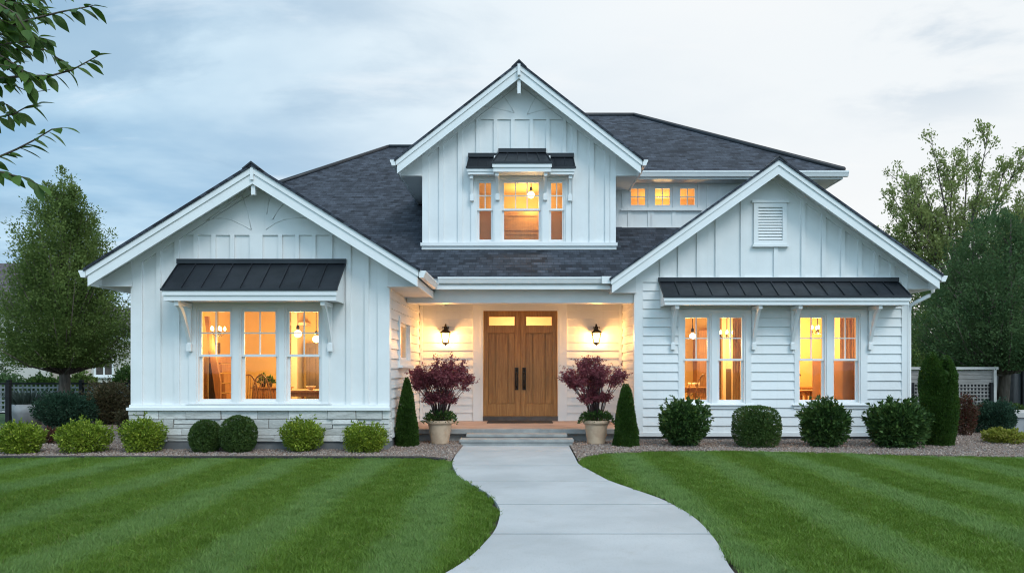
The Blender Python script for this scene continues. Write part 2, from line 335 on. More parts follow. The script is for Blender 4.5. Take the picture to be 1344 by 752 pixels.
class MB:
    def __init__(s): s.v = []; s.f = []; s.sm = []; s.cuts = [(0, 0)]
    def blocks(s): return [(a[0], b[0], a[1], b[1]) for a, b in zip(s.cuts, s.cuts[1:])]
    def add(s, vs, fs, smooth=False):
        b = len(s.v); s.v += [tuple(v) for v in vs]
        for f in fs: s.f.append(tuple(b + i for i in f)); s.sm.append(smooth)
        s.cuts.append((len(s.v), len(s.f)))
    def box(s, x0, x1, y0, y1, z0, z1):
        if x0 > x1: x0, x1 = x1, x0
        if y0 > y1: y0, y1 = y1, y0
        if z0 > z1: z0, z1 = z1, z0
        s.add([(x0, y0, z0), (x1, y0, z0), (x1, y1, z0), (x0, y1, z0), (x0, y0, z1), (x1, y0, z1), (x1, y1, z1), (x0, y1, z1)],
              [(0, 3, 2, 1), (4, 5, 6, 7), (0, 1, 5, 4), (1, 2, 6, 5), (2, 3, 7, 6), (3, 0, 4, 7)])
    def quad(s, a, b, c, d): s.add([a, b, c, d], [(0, 1, 2, 3)])
    def ring(s, x0, x1, z0, z1, w, y0, y1):
        s.box(x0, x0 + w, y0, y1, z0, z1); s.box(x1 - w, x1, y0, y1, z0, z1)
        s.box(x0 + w, x1 - w, y0, y1, z0, z0 + w); s.box(x0 + w, x1 - w, y0, y1, z1 - w, z1)
    def prism(s, poly, axis, a, b):
        n = len(poly)
        def p(q, t): return (q[0], t, q[1]) if axis == 'y' else ((t, q[0], q[1]) if axis == 'x' else (q[0], q[1], t))
        s.add([p(q, a) for q in poly] + [p(q, b) for q in poly],
              [tuple(range(n)), tuple(range(2 * n - 1, n - 1, -1))] + [(i, (i + 1) % n, n + (i + 1) % n, n + i) for i in range(n)])
    def tube(s, pts, rad, n=8):
        pts = [Vector(p) for p in pts]; m = len(pts)
        rad = [rad] * m if isinstance(rad, (int, float)) else list(rad)
        vs = []; ref = Vector((0.31, 0.17, 0.93))
        for i, p in enumerate(pts):
            d = (pts[min(i + 1, m - 1)] - pts[max(i - 1, 0)]).normalized()
            r = ref if abs(d.dot(ref)) < 0.95 else Vector((1, 0, 0))
            u = d.cross(r).normalized(); w = d.cross(u)
            for k in range(n):
                a = 2 * math.pi * k / n; vs.append(p + (u * math.cos(a) + w * math.sin(a)) * rad[i])
        fs = [(i * n + k, i * n + (k + 1) % n, (i + 1) * n + (k + 1) % n, (i + 1) * n + k) for i in range(m - 1) for k in range(n)]
        fs += [tuple(range(n - 1, -1, -1)), tuple((m - 1) * n + k for k in range(n))]
        s.add(vs, fs, True)
    def lathe(s, prof, cx, cy, n=28, z0=0.0):
        vs = [(cx + r * math.cos(2 * math.pi * k / n), cy + r * math.sin(2 * math.pi * k / n), z0 + z) for r, z in prof for k in range(n)]
        fs = [(i * n + k, i * n + (k + 1) % n, (i + 1) * n + (k + 1) % n, (i + 1) * n + k) for i in range(len(prof) - 1) for k in range(n)]
        fs += [tuple(range(n - 1, -1, -1)), tuple((len(prof) - 1) * n + k for k in range(n))]
        s.add(vs, fs, True)
    def build(s, name, mat, parent=None, org=None, bevel=0.0, rnd=False):
        o_ = world_loc(parent) if parent is not None else Vector(org or (0, 0, 0))
        me = bpy.data.meshes.new(name)
        me.from_pydata([(v[0] - o_.x, v[1] - o_.y, v[2] - o_.z) for v in s.v], [], s.f)
        me.polygons.foreach_set('use_smooth', s.sm); me.update()
        o = bpy.data.objects.new(name, me); COL.objects.link(o)
        if parent is not None: o.parent = parent
        else: o.location = o_
        me.materials.append(M[mat])
        if any(s.sm) and not all(s.sm): pass
        if bevel:
            b = o.modifiers.new('bevel', 'BEVEL'); b.width = bevel; b.segments = 2; b.limit_method = 'ANGLE'; b.angle_limit = R(40)
        return o

def tag(o, label=None, cat=None, group=None, kind=None):
    if label: o['label'] = label
    if cat: o['category'] = cat
    if group: o['group'] = group
    if kind: o['kind'] = kind
    return o
def thing(name, label, cat, loc=(0, 0, 0), group=None):
    o = bpy.data.objects.new(name, None); COL.objects.link(o); o.location = loc; o.empty_display_size = 0.2
    return tag(o, label, cat, group)
def copy_tree(o, parent=None):
    c = o.copy(); COL.objects.link(c); c.parent = parent
    for ch in list(o.children): copy_tree(ch, c)
    return c
def lamp(parent, p, watts, col=(1.0, 0.66, 0.285), rad=0.12):
    d = bpy.data.lights.new('warm_lamp', 'POINT'); d.energy = watts; d.color = col; d.shadow_soft_size = rad
    o = bpy.data.objects.new('lamp_light', d); COL.objects.link(o); o.parent = parent; o.location = Vector(p) - world_loc(parent)
    return o

def raw_mesh(name, V, quads, mat, parent=None, org=None, rnd=None, smooth=False):
    """numpy vertices (n,3) and faces (m,k) straight into a mesh"""
    o_ = np.array(world_loc(parent) if parent is not None else (org or (0, 0, 0)))
    V = (V - o_).astype(np.float32); m, k = quads.shape
    me = bpy.data.meshes.new(name); me.vertices.add(len(V)); me.vertices.foreach_set('co', V.ravel())
    me.loops.add(m * k); me.loops.foreach_set('vertex_index', quads.astype(np.int32).ravel())
    me.polygons.add(m); me.polygons.foreach_set('loop_start', np.arange(0, m * k, k, dtype=np.int32))
    if smooth: me.polygons.foreach_set('use_smooth', np.ones(m, dtype=bool))
    me.update(calc_edges=True)
    if rnd is not None:
        at = me.attributes.new('rnd', 'FLOAT', 'FACE'); at.data.foreach_set('value', rnd.astype(np.float32))
    o = bpy.data.objects.new(name, me); COL.objects.link(o); me.materials.append(M[mat])
    if parent is not None: o.parent = parent
    else: o.location = tuple(o_)
    return o
def unit(a): return a / np.maximum(np.linalg.norm(a, axis=1, keepdims=True), 1e-9)
def leaf_cloud(name, P, A, S, mat, parent, width=0.26, fold=0.10, skyward=0.0):
    n = len(P); A = unit(A); side = unit(np.cross(A, RNG.normal(size=(n, 3)) * (1 - skyward) + np.array([0, 0, 1.6]) * skyward)); nr = np.cross(side, A)
    S = (S if isinstance(S, np.ndarray) else S * RNG.uniform(0.7, 1.3, n))[:, None]
    mid = P + A * S * 0.45 + nr * S * fold
    V = np.stack([P, mid + side * S * width, P + A * S - nr * S * fold * 0.5, mid - side * S * width], 1).reshape(-1, 3)
    return raw_mesh(name, V, np.arange(4 * n).reshape(n, 4), mat, parent, rnd=RNG.random(n))
def sph(n):
    return unit(RNG.normal(size=(n, 3)))
def lobes(d, k=14, amp=0.1, freq=3.0):
    c = sph(k); s = np.max(np.exp(freq * 3 * (d @ c.T - 1)), axis=1)
    return 1 + amp * (s - 0.5) * 2

# ---------------------------------------------------------------- GROUND
def sheet(name, pts, z, mat, kind='structure'):
    mb = MB(); mb.add([(p[0], p[1], z) for p in pts], [tuple(range(len(pts)))]); return tag(mb.build(name, mat), kind=kind)
sheet('ground', [(-700, -300), (700, -300), (700, 900), (-700, 900)], -0.06, 'field grass')
def G(px, py):
    D = FPX * EYE / (py - HOR); return X(px, D), D
PL = [G(*p) for p in [(605, 588), (597, 599), (593, 609), (601, 626), (640, 648), (655, 664), (657, 675), (651, 697), (621, 730), (590, 752)]]
PR = [G(*p) for p in [(748, 588), (755, 601), (759, 610), (800, 632), (870, 656), (905, 675), (924, 691), (944, 716), (960, 752)]]
PL = [(PL[0][0], 14.2)] + PL + [(-0.95, 4.4), (-1.25, 3.2), (-1.4, 1.5), (-1.4, -2)]
PR = [(PR[0][0], 14.2)] + PR + [(1.5, 4.4), (1.35, 3.2), (1.2, 1.5), (1.2, -2)]
def smooth_curve(pts):
    """dense x(D) table through the points, lightly smoothed"""
    d = np.array([p[1] for p in pts])[::-1]; x = np.array([p[0] for p in pts])[::-1]
    D = np.linspace(d[0], d[-1], 400); xx = np.interp(D, d, x); k = np.ones(15) / 15
    xs = np.convolve(np.pad(xx, 7, 'edge'), k, 'valid'); return D, xs
DLt, XLt = smooth_curve(PL); DRt, XRt = smooth_curve(PR)
def xl(D): return np.interp(D, DLt, XLt)
def xr(D): return np.interp(D, DRt, XRt)
def build_path():
    mb = MB(); joints = [14.15, 13.0, 11.0, 9.5, 7.86, 6.45, 5.1, 3.7, 2.2, 0.4, -2.0]
    for a, b in zip(joints, joints[1:]):
        ds = np.linspace(a - 0.017, b + 0.017, 22)
        Lp = [(float(xl(d)), float(d)) for d in ds]; Rp = [(float(xr(d)), float(d)) for d in ds]
        n = len(ds); vs = [(p[0], p[1], 0.012) for p in Lp] + [(p[0], p[1], 0.012) for p in Rp] + [(p[0], p[1], -0.08) for p in Lp] + [(p[0], p[1], -0.08) for p in Rp]
        fs = [(i, i + 1, n + i + 1, n + i) for i in range(n - 1)]
        fs += [(i, 2 * n + i, 2 * n + i + 1, i + 1) for i in range(n - 1)] + [(n + i, n + i + 1, 3 * n + i + 1, 3 * n + i) for i in range(n - 1)]
        fs += [(0, n, 3 * n, 2 * n), (n - 1, 3 * n - 1, 4 * n - 1, 2 * n - 1)]
        mb.add(vs, fs)
    tag(mb.build('path', 'path concrete'), kind='structure')
build_path()
# lawn front edges against the planting beds: D of the bed edge at x
EL = [(-16, 12.3), (-8, 11.9), (-4, 11.9), (-1.6, 11.85), (-1.2, 11.5), (-1.05, 11.15)]
ER = [(0.80, 11.25), (0.95, 12.0), (1.35, 12.5), (2.1, 12.84), (3.4, 12.9), (5.2, 12.5), (8.0, 11.95), (16, 11.4)]
def edge_left(x): return np.interp(x, [p[0] for p in EL], [p[1] for p in EL])
def edge_right(x): return np.interp(x, [p[0] for p in ER], [p[1] for p in ER])
sheet('lawn_soil', [(-16, -4), (16, -4), (16, 14.0), (-16, 14.0)], -0.03, 'soil')
def bed(name, xs, fr, back):
    mb = MB(); n = len(xs); vs = []
    for x in xs:
        f = fr(x); vs += [(x, float(f), 0.0), (x, float(f) + 0.25, 0.02), (x, back, 0.02)]
    mb.add(vs, [(3 * i + j, 3 * i + 3 + j, 3 * i + 4 + j, 3 * i + 1 + j) for i in range(n - 1) for j in range(2)])
    return tag(mb.build(name, 'gravel'), kind='structure')
bed('gravel_bed', np.concatenate([np.linspace(-13, -1.25, 60), [-1.17]]), edge_left, 20.5)
bed('gravel_bed', np.concatenate([[0.83], np.linspace(0.95, 14, 60)]), edge_right, 19.0)
mbe = MB()
for x0, x1 in zip(np.linspace(-13, -1.25, 60), np.linspace(-13, -1.25, 60)[1:]):
    a, b = float(edge_left(x0)), float(edge_left(x1))
    mbe.add([(x0, a, 0.035), (x1, b, 0.035), (x1, b + 0.16, 0.035), (x0, a + 0.16, 0.035), (x0, a, -0.02), (x1, b, -0.02), (x1, b + 0.16, 0.0), (x0, a + 0.16, 0.0)],
            [(0, 1, 2, 3), (4, 5, 1, 0), (3, 2, 6, 7)])
tag(mbe.build('lawn_edging', 'edging'), 'low dark edging strip between the left lawn and the gravel bed', 'edging')

def scatter(name, pts, rot, scl, src, mat):
    me = bpy.data.meshes.new(name); me.vertices.add(len(pts)); me.vertices.foreach_set('co', pts.astype(np.float32).ravel()); me.update()
    a = me.attributes.new('rot', 'FLOAT_VECTOR', 'POINT'); a.data.foreach_set('vector', rot.astype(np.float32).ravel())
    a = me.attributes.new('scl', 'FLOAT', 'POINT'); a.data.foreach_set('value', scl.astype(np.float32))
    o = bpy.data.objects.new(name, me); COL.objects.link(o); me.materials.append(M[mat])
    g = bpy.data.node_groups.new(name, 'GeometryNodeTree')
    g.interface.new_socket('Geometry', in_out='INPUT', socket_type='NodeSocketGeometry'); g.interface.new_socket('Geometry', in_out='OUTPUT', socket_type='NodeSocketGeometry')
    N = g.nodes; L = g.links
    gi = N.new('NodeGroupInput'); go = N.new('NodeGroupOutput'); ip = N.new('GeometryNodeInstanceOnPoints'); oi = N.new('GeometryNodeObjectInfo'); oi.inputs['Object'].default_value = src
    ar = N.new('GeometryNodeInputNamedAttribute'); ar.data_type = 'FLOAT_VECTOR'; ar.inputs[0].default_value = 'rot'
    as_ = N.new('GeometryNodeInputNamedAttribute'); as_.data_type = 'FLOAT'; as_.inputs[0].default_value = 'scl'
    er = N.new('FunctionNodeEulerToRotation'); L.new(ar.outputs[0], er.inputs[0])
    L.new(gi.outputs[0], ip.inputs['Points']); L.new(oi.outputs['Geometry'], ip.inputs['Instance']); L.new(er.outputs[0], ip.inputs['Rotation']); L.new(as_.outputs[0], ip.inputs['Scale'])
    L.new(ip.outputs[0], go.inputs[0])
    md = o.modifiers.new('scatter', 'NODES'); md.node_group = g
    return tag(o, kind='stuff')

def source_mesh(V, faces, mat, rnd=None):
    o = raw_mesh('source', V, faces, mat, rnd=rnd); COL.objects.unlink(o); return o
def grass_patch(nb=90, rad=0.085, h=0.042):
    a = RNG.uniform(0, 2 * math.pi, nb); r = rad * np.sqrt(RNG.random(nb)); P = np.stack([r * np.cos(a), r * np.sin(a), np.full(nb, -0.012)], 1)
    az = RNG.uniform(0, 2 * math.pi, nb); H = h * RNG.uniform(0.6, 1.25, nb); w = RNG.uniform(0.0016, 0.0032, nb)
    side = np.stack([np.cos(az), np.sin(az), np.zeros(nb)], 1) * w[:, None]
    lean = np.stack([RNG.normal(0, 0.35, nb), RNG.normal(0.22, 0.34, nb), np.zeros(nb)], 1)
    up = np.array([0, 0, 1.0]); m = P + (up * 0.6 + lean * 0.28) * H[:, None]; t = P + (up * 0.92 + lean * 0.95) * H[:, None]
    V = np.stack([P - side, P + side, m + side * 0.8, m - side * 0.8, t + side * 0.15, t - side * 0.15], 1).reshape(-1, 3)
    q = np.arange(nb)[:, None] * 6; f = np.concatenate([q + np.array([[0, 1, 2, 3]]), q + np.array([[3, 2, 4, 5]])], 0)
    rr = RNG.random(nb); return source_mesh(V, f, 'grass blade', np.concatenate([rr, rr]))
def lawn_points(left, dens, d0, d1, xa, xb):
    n = int(dens * (xb - xa) * (d1 - d0)); x = RNG.uniform(xa, xb, n); d = RNG.uniform(d0, d1, n)
    if left: ok = (x < np.minimum(xl(d) - 0.07, -1.02 if False else 99)) & (d < edge_left(x) - 0.05)
    else: ok = (x > xr(d) + 0.07) & (d < edge_right(x) - 0.05)
    return x[ok], d[ok]
def build_lawn():
    src = grass_patch()
    for left in (True, False):
        xs, ds = [], []
        for dens, d0, d1 in ((330, 4.4, 8.0), (250, 8.0, 13.0), (70, -1.0, 4.4)):
            lim = d1 * 0.78 + 0.6
            xa, xb = (-lim, 0.3) if left else (-0.2, lim)
            x, d = lawn_points(left, dens, d0, d1, xa, xb); xs.append(x); ds.append(d)
        x, d = lawn_points(left, 40, -1.0, 13.0, -15 if left else 0, 0 if left else 15); xs.append(x); ds.append(d)
        x = np.concatenate(xs); d = np.concatenate(ds); n = len(x)
        z = 0.006 * np.sin(x * 1.7) + 0.006 * np.sin(d * 2.3 + x)
        away = np.sin((x + 1.30 + 0.08 * np.sin(d * 0.8)) * 2 * math.pi / STRIPE) > 0
        away = np.where(RNG.random(n) < 0.42, RNG.random(n) < 0.5, away); rz = np.where(away, 0.0, math.pi) + RNG.normal(0, 0.6, n)
        rot = np.stack([RNG.normal(0, 0.08, n), RNG.normal(0, 0.08, n), rz], 1)
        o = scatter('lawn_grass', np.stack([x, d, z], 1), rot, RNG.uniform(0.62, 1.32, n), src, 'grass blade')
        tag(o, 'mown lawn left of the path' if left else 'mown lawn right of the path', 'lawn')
build_lawn()
def build_gravel():
    d = sph(14); d = np.concatenate([np.array([[0, 0, 1.0], [0, 0, -1.0]]), d])
    import bmesh
    bm = bmesh.new(); bmesh.ops.create_icosphere(bm, subdivisions=2, radius=1.0)
    V = np.array([v.co[:] for v in bm.verts]); Fc = np.array([[v.index for v in f.verts] for f in bm.faces]); bm.free()
    V = V * lobes(unit(V), 7, 0.22, 1.6)[:, None] * np.array([1.0, 0.8, 0.6])
    src = source_mesh(V, Fc, 'pebble')
    for left in (True, False):
        n = 30000 if left else 26000
        x = RNG.uniform(-10.5, -1.05, n) if left else RNG.uniform(0.75, 11.5, n)
        e = edge_left(x) + 0.17 if left else edge_right(x) + 0.02
        y = e + (RNG.random(n) ** 1.25) * ((18.5 if left else 17.5) - e)
        ok = ~((x > -6.95) & (x < -2.48) & (y > 13.2)) & ~((x > 2.25) & (y > 15.05) & (x < 7.7)) & ~((x > -2.5) & (x < 2.3) & (y > 14.8))
        ok &= (x < xl(y) - 0.02) if left else (x > xr(y) + 0.02)
        x, y = x[ok], y[ok]; n = len(x)
        o = scatter('gravel', np.stack([x, y, np.full(n, 0.024)], 1), RNG.uniform(0, 6.28, (n, 3)), RNG.uniform(0.008, 0.021, n), src, 'pebble')
        tag(o, 'pinkish gravel in the bed ' + ('left' if left else 'right') + ' of the path', 'gravel')
build_gravel()

# ---------------------------------------------------------------- HOUSE
DL, DR, DB, DD, DU = 13.15, 15.0, 17.0, 15.9, 17.07      # depth of left gable wall, right gable wall, porch back wall, dormer, upper wall
house = thing('house', 'white modern farmhouse with dark shingle roofs, lit windows and wooden double doors', 'house', (0.0, 14.6, 0.0))
def part(mb, name, mat, parent=None, **k): return mb.build(name, mat, parent or house, **k)
def part_each(mb, name, mat, parent=None, **k):
    """every box or prism collected in mb becomes a part of its own"""
    for i, (va, vb, fa, fb) in enumerate(mb.blocks()):
        q = MB(); q.v = mb.v[va:vb]; q.f = [tuple(j - va for j in f) for f in mb.f[fa:fb]]; q.sm = mb.sm[fa:fb]; q.build(name, mat, parent or house, **k)

def wall_sheet(mb, x0, x1, z0, z1, holes, y):
    xs = sorted({x0, x1, *[v for h in holes for v in h[:2] if x0 < v < x1]}); zs = sorted({z0, z1, *[v for h in holes for v in h[2:] if z0 < v < z1]})
    for a, b in zip(xs, xs[1:]):
        for c, d in zip(zs, zs[1:]):
            mx, mz = (a + b) / 2, (c + d) / 2
            if any(h[0] < mx < h[1] and h[2] < mz < h[3] for h in holes): continue
            mb.quad((a, y, c), (b, y, c), (b, y, d), (a, y, d))
def clap(mb, u0, u1, z0, z1, holes, mapf, ex=0.18):
    """lapped boards: mapf(u, z, out) -> point"""
    z = z0; k = 0
    while z < z1 - 1e-4:
        zb = min(z + ex, z1); cuts = sorted({z, zb, *[v for h in holes for v in h[2:] if z < v < zb]})
        o = lambda q: 0.033 - (q - z) / ex * 0.027
        for a, b in zip(cuts, cuts[1:]):
            mid = (a + b) / 2; spans = [(u0, u1)]
            for h in holes:
                if h[2] < mid < h[3]:
                    ns = []
                    for p, q in spans:
                        if h[1] <= p or h[0] >= q: ns.append((p, q)); continue
                        if h[0] > p: ns.append((p, h[0]))
                        if h[1] < q: ns.append((h[1], q))
                    spans = ns
            boards = []
            for p, q in spans:      # a long run is two or three boards, butt-jointed, each a hair off the next
                if a == z and q - p > 2.4 and random.random() < 0.75:
                    c = p + (q - p) * random.uniform(0.25, 0.75); boards += [(p, c - 0.0015), (c + 0.0015, q)]
                else: boards.append((p, q))
            for p, q in boards:
                mb.quad(mapf(p, a, o(a)), mapf(q, a, o(a)), mapf(q, b, o(b)), mapf(p, b, o(b)))
                if a == z: mb.quad(mapf(p, a, 0.0), mapf(q, a, 0.0), mapf(q, a, o(a)), mapf(p, a, o(a)))
        z = zb; k += 1

def window_group(D, wins, pyt, pym, pyb, c0, c1, ptop, ps0, ps1, cols, depth=0.14):
    """double-hung sashes set in one white casing; every argument a photo measure at depth D"""
    x0, x1 = X(c0, D), X(c1, D); zt, zm, zb = Z(pyt, D), Z(pym, D), Z(pyb, D); ztop, zs0, zs1 = Z(ptop, D), Z(ps0, D), Z(ps1, D)
    st, jm = 0.045, 0.03
    cs = MB(); ya, yb = D - 0.035, D + depth
    edges = [x0]
    for a, b in wins: edges += [X(a, D) - st - jm, X(b, D) + st + jm]
    edges.append(x1)
    for i in range(0, len(edges), 2): cs.box(edges[i], edges[i + 1], ya, yb, zs0, ztop)
    for i in range(1, len(edges) - 1, 2):
        cs.box(edges[i], edges[i + 1], ya, yb, zt + st + jm, ztop); cs.box(edges[i], edges[i + 1], ya, yb, zs0, zb - st - jm)
    cap = part(cs, 'window_casing', 'white trim')
    sl = MB(); sl.box(x0 - 0.05, x1 + 0.05, D - 0.085, D + 0.05, zs1 + 0.035, zs0); sl.box(x0 - 0.01, x1 + 0.01, D - 0.045, D + 0.01, zs1 - 0.03, zs1 + 0.035)
    sl.build('window_sill', 'white trim', cap)
    for (a, b), nc in zip(wins, cols):
        g0, g1 = X(a, D), X(b, D)
        w = MB(); w.ring(g0 - st - jm, g1 + st + jm, zb - st - jm, zt + st + jm, jm, D - 0.012, D + depth - 0.01)
        wo = part(w, 'window', 'white trim')
        for up in (True, False):
            q0, q1 = (zm + 0.022, zt) if up else (zb, zm - 0.022); y0, y1 = (D + 0.02, D + 0.058) if up else (D + 0.06, D + 0.098)
            s = MB()
            s.box(g0 - st, g0, y0, y1, q0 - 0.0, q1); s.box(g1, g1 + st, y0, y1, q0, q1)
            s.box(g0 - st, g1 + st, y0, y1, q1, q1 + (st if up else 0.044)); s.box(g0 - st, g1 + st, y0, y1, q0 - (0.044 if up else st), q0)
            if up:
                t = 0.011
                for k in range(1, nc):
                    xm = g0 + (g1 - g0) * k / nc; s.box(xm - t, xm + t, y0 + 0.006, y1 - 0.006, q0, q1)
                zz = (q0 + q1) / 2; bars = [g0 + (g1 - g0) * k / nc for k in range(nc + 1)]
                for k in range(nc): s.box(bars[k] + (t if k else 0), bars[k + 1] - (t if k < nc - 1 else 0), y0 + 0.006, y1 - 0.006, zz - t, zz + t)
            s.build('sash', 'white trim', wo)
            p = MB(); ym = (y0 + y1) / 2; p.quad((g0 - 0.01, ym, q0 - 0.01), (g1 + 0.01, ym, q0 - 0.01), (g1 + 0.01, ym, q1 + 0.01), (g0 - 0.01, ym, q1 + 0.01)); p.build('pane', 'window glass', wo)
    return (x0 + 0.015, x1 - 0.015, zs0 - 0.02, ztop - 0.015)

class Roof:
    def __init__(s): s.polys = []
    def plane(s, *pts): s.polys.append([Vector(p) for p in pts])
    def build(s, name, parent, thick=0.05):
        V, Fs, UV = [], [], []
        o_ = world_loc(parent)
        for pl in s.polys:
            nrm = Vector((0, 0, 0))
            for i in range(len(pl)):
                a, b = pl[i], pl[(i + 1) % len(pl)]; nrm += Vector(((a.y - b.y) * (a.z + b.z), (a.z - b.z) * (a.x + b.x), (a.x - b.x) * (a.y + b.y)))
            nrm.normalize()
            if nrm.z < 0: pl = pl[::-1]; nrm = -nrm
            e = nrm.cross(Vector((0, 0, 1))).normalized(); v = nrm.cross(e); v = v if v.z > 0 else -v
            n = len(pl); b0 = len(V)
            V += [p - o_ for p in pl] + [p - o_ - Vector((0, 0, thick)) for p in pl]
            uvs = [(p.dot(e), p.dot(v)) for p in pl] + [(p.dot(e), p.dot(v) - thick) for p in pl]
            fs = [tuple(range(n)), tuple(range(2 * n - 1, n - 1, -1))] + [(i, n + i, n + (i + 1) % n, (i + 1) % n) for i in range(n)]
            for f in fs: Fs.append(tuple(b0 + i for i in f)); UV += [uvs[i] for i in f]
        me = bpy.data.meshes.new(name); me.from_pydata([tuple(v) for v in V], [], Fs)
        ul = me.uv_layers.new(name='UVMap'); ul.data.foreach_set('uv', np.array(UV, dtype=np.float32).ravel())
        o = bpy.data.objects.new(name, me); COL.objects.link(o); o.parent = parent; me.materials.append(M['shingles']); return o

def gable_roof(xc, zc, sl, hl, hr, Df, Db, rake_h, wall_x0, wall_x1, Dw):
    """shingled gable roof with rake boards, soffit, ridge cap and eave boards"""
    zt = lambda x: zc - sl * abs(x - xc)
    r = Roof(); L_, R_ = xc - hl, xc + hr
    r.plane((xc, Df - 0.05, zc + 0.035), (xc, Db, zc + 0.035), (L_ - 0.05, Db, zt(L_ - 0.05) + 0.035), (L_ - 0.05, Df - 0.05, zt(L_ - 0.05) + 0.035))
    r.plane((xc, Df - 0.05, zc + 0.035), (R_ + 0.05, Df - 0.05, zt(R_ + 0.05) + 0.035), (R_ + 0.05, Db, zt(R_ + 0.05) + 0.035), (xc, Db, zc + 0.035))
    ro = r.build('roof', house)
    cp = MB(); cp.prism([(xc - 0.16, zc + 0.045 - sl * 0.16), (xc, zc + 0.075), (xc + 0.16, zc + 0.045 - sl * 0.16), (xc + 0.13, zc - sl * 0.13 + 0.02), (xc, zc + 0.04), (xc - 0.13, zc - sl * 0.13 + 0.02)], 'y', Df - 0.065, Db)
    cp.build('ridge_cap', 'black metal', ro)
    for s_, ex in ((-1, L_), (1, R_)):
        rb = MB(); p = lambda x, dz: (x, zt(x) + dz)
        rb.prism([p(xc, 0), p(ex, 0), p(ex, -rake_h), p(xc, -rake_h)], 'y', Df, Df + 0.04)
        rb.prism([p(xc, 0.0), p(ex + s_ * 0.02, 0.0), p(ex + s_ * 0.02, -rake_h * 0.40), p(xc, -rake_h * 0.40)], 'y', Df - 0.024, Df - 0.001)
        part(rb, 'rake_board', 'white trim')
        so = MB(); wx = wall_x0 if s_ < 0 else wall_x1
        a = (xc, zc - 0.05); so.prism([(xc, zc - 0.03), p(ex, -0.03), p(ex, -0.15), (xc, zc - 0.15)], 'y', Df + 0.045, Db)
        # grooves of the boarded soffit read as thin ribs
        k = 1; 
        while k * 0.15 < abs(ex - xc) - 0.05:
            x_ = xc + s_ * k * 0.15; so.prism([p(x_, -0.149), p(x_ + 0.012, -0.149), p(x_ + 0.012, -0.158), p(x_, -0.158)], 'y', Df + 0.05, Dw); k += 1
        # boxed eave: level soffit and fascia along the eave
        ze = zt(ex) - rake_h + 0.03
        so.box(wx, ex - s_ * 0.025, Df + 0.30, Db, ze, ze + 0.02)
        so.prism([(wx, ze + 0.021), (ex - s_ * 0.026, ze + 0.021), p(ex - s_ * 0.026, -0.16), p(wx, -0.16)], 'y', Dw - 0.06, Dw - 0.04)
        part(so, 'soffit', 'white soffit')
        fa = MB(); fa.box(ex - s_ * 0.025, ex, Df + 0.045, Db, ze - 0.02, zt(ex) - 0.0); part(fa, 'fascia', 'white trim')
        # frieze along the rake on the wall
        fz = MB(); w2 = min(abs(wx - xc), abs(ex - xc)); fz.prism([p(xc, -0.151), p(xc + s_ * w2, -0.151), p(xc + s_ * w2, -0.27), p(xc, -0.27)], 'y', Dw - 0.035, Dw); part(fz, 'frieze_board', 'white trim')
    return zt
def batten(mb, px0, px1, z0, z1, D, d=0.038): mb.box(X(px0, D), X(px1, D), D - d, D, z0, z1)
def gutter_y(x, side, y0, y1, z):
    g = MB(); s = side; g.prism([(x, z), (x + s * 0.115, z), (x + s * 0.115, z - 0.03), (x + s * 0.10, z - 0.055), (x + s * 0.075, z - 0.12), (x, z - 0.12)], 'y', y0, y1); part(g, 'gutter', 'white trim')
def gutter_x(x0, x1, y, z):
    g = MB(); g.prism([(y, z), (y - 0.115, z), (y - 0.115, z - 0.03), (y - 0.10, z - 0.055), (y - 0.075, z - 0.12), (y, z - 0.12)], 'x', x0, x1); part(g, 'gutter', 'white trim')

def bracket(x, y_wall, y_out, ztop, zbot, parent, w=0.075):
    """timber knee brace: arm, wall leg, curved strut and drop block"""
    b = MB(); h = w / 2
    b.box(x - h, x + h, y_out, y_wall - 0.0, ztop - 0.07, ztop)
    b.box(x - h * 0.8, x + h * 0.8, y_wall - 0.05, y_wall, zbot + 0.13, ztop - 0.07)
    b.box(x - h * 1.1, x + h * 1.1, y_wall - 0.075, y_wall, zbot, zbot + 0.13)
    P = []; Q = []
    y0, z0, y1, z1 = y_out + 0.02, ztop - 0.071, y_wall - 0.051, zbot + 0.15
    for k in range(9):
        t = k / 8; yy = y0 + (y1 - y0) * (t ** 0.8); zz = z0 + (z1 - z0) * (t ** 1.15); P.append((yy, zz))
        Q.append((min(yy + 0.11 * (1 - t * 0.75), y_wall - 0.051), zz + (0.0 if k == 0 else 0.03)))
    b.prism(P + Q[::-1], 'x', x - h * 0.75, x + h * 0.75)
    return b.build('bracket', 'white trim', parent)

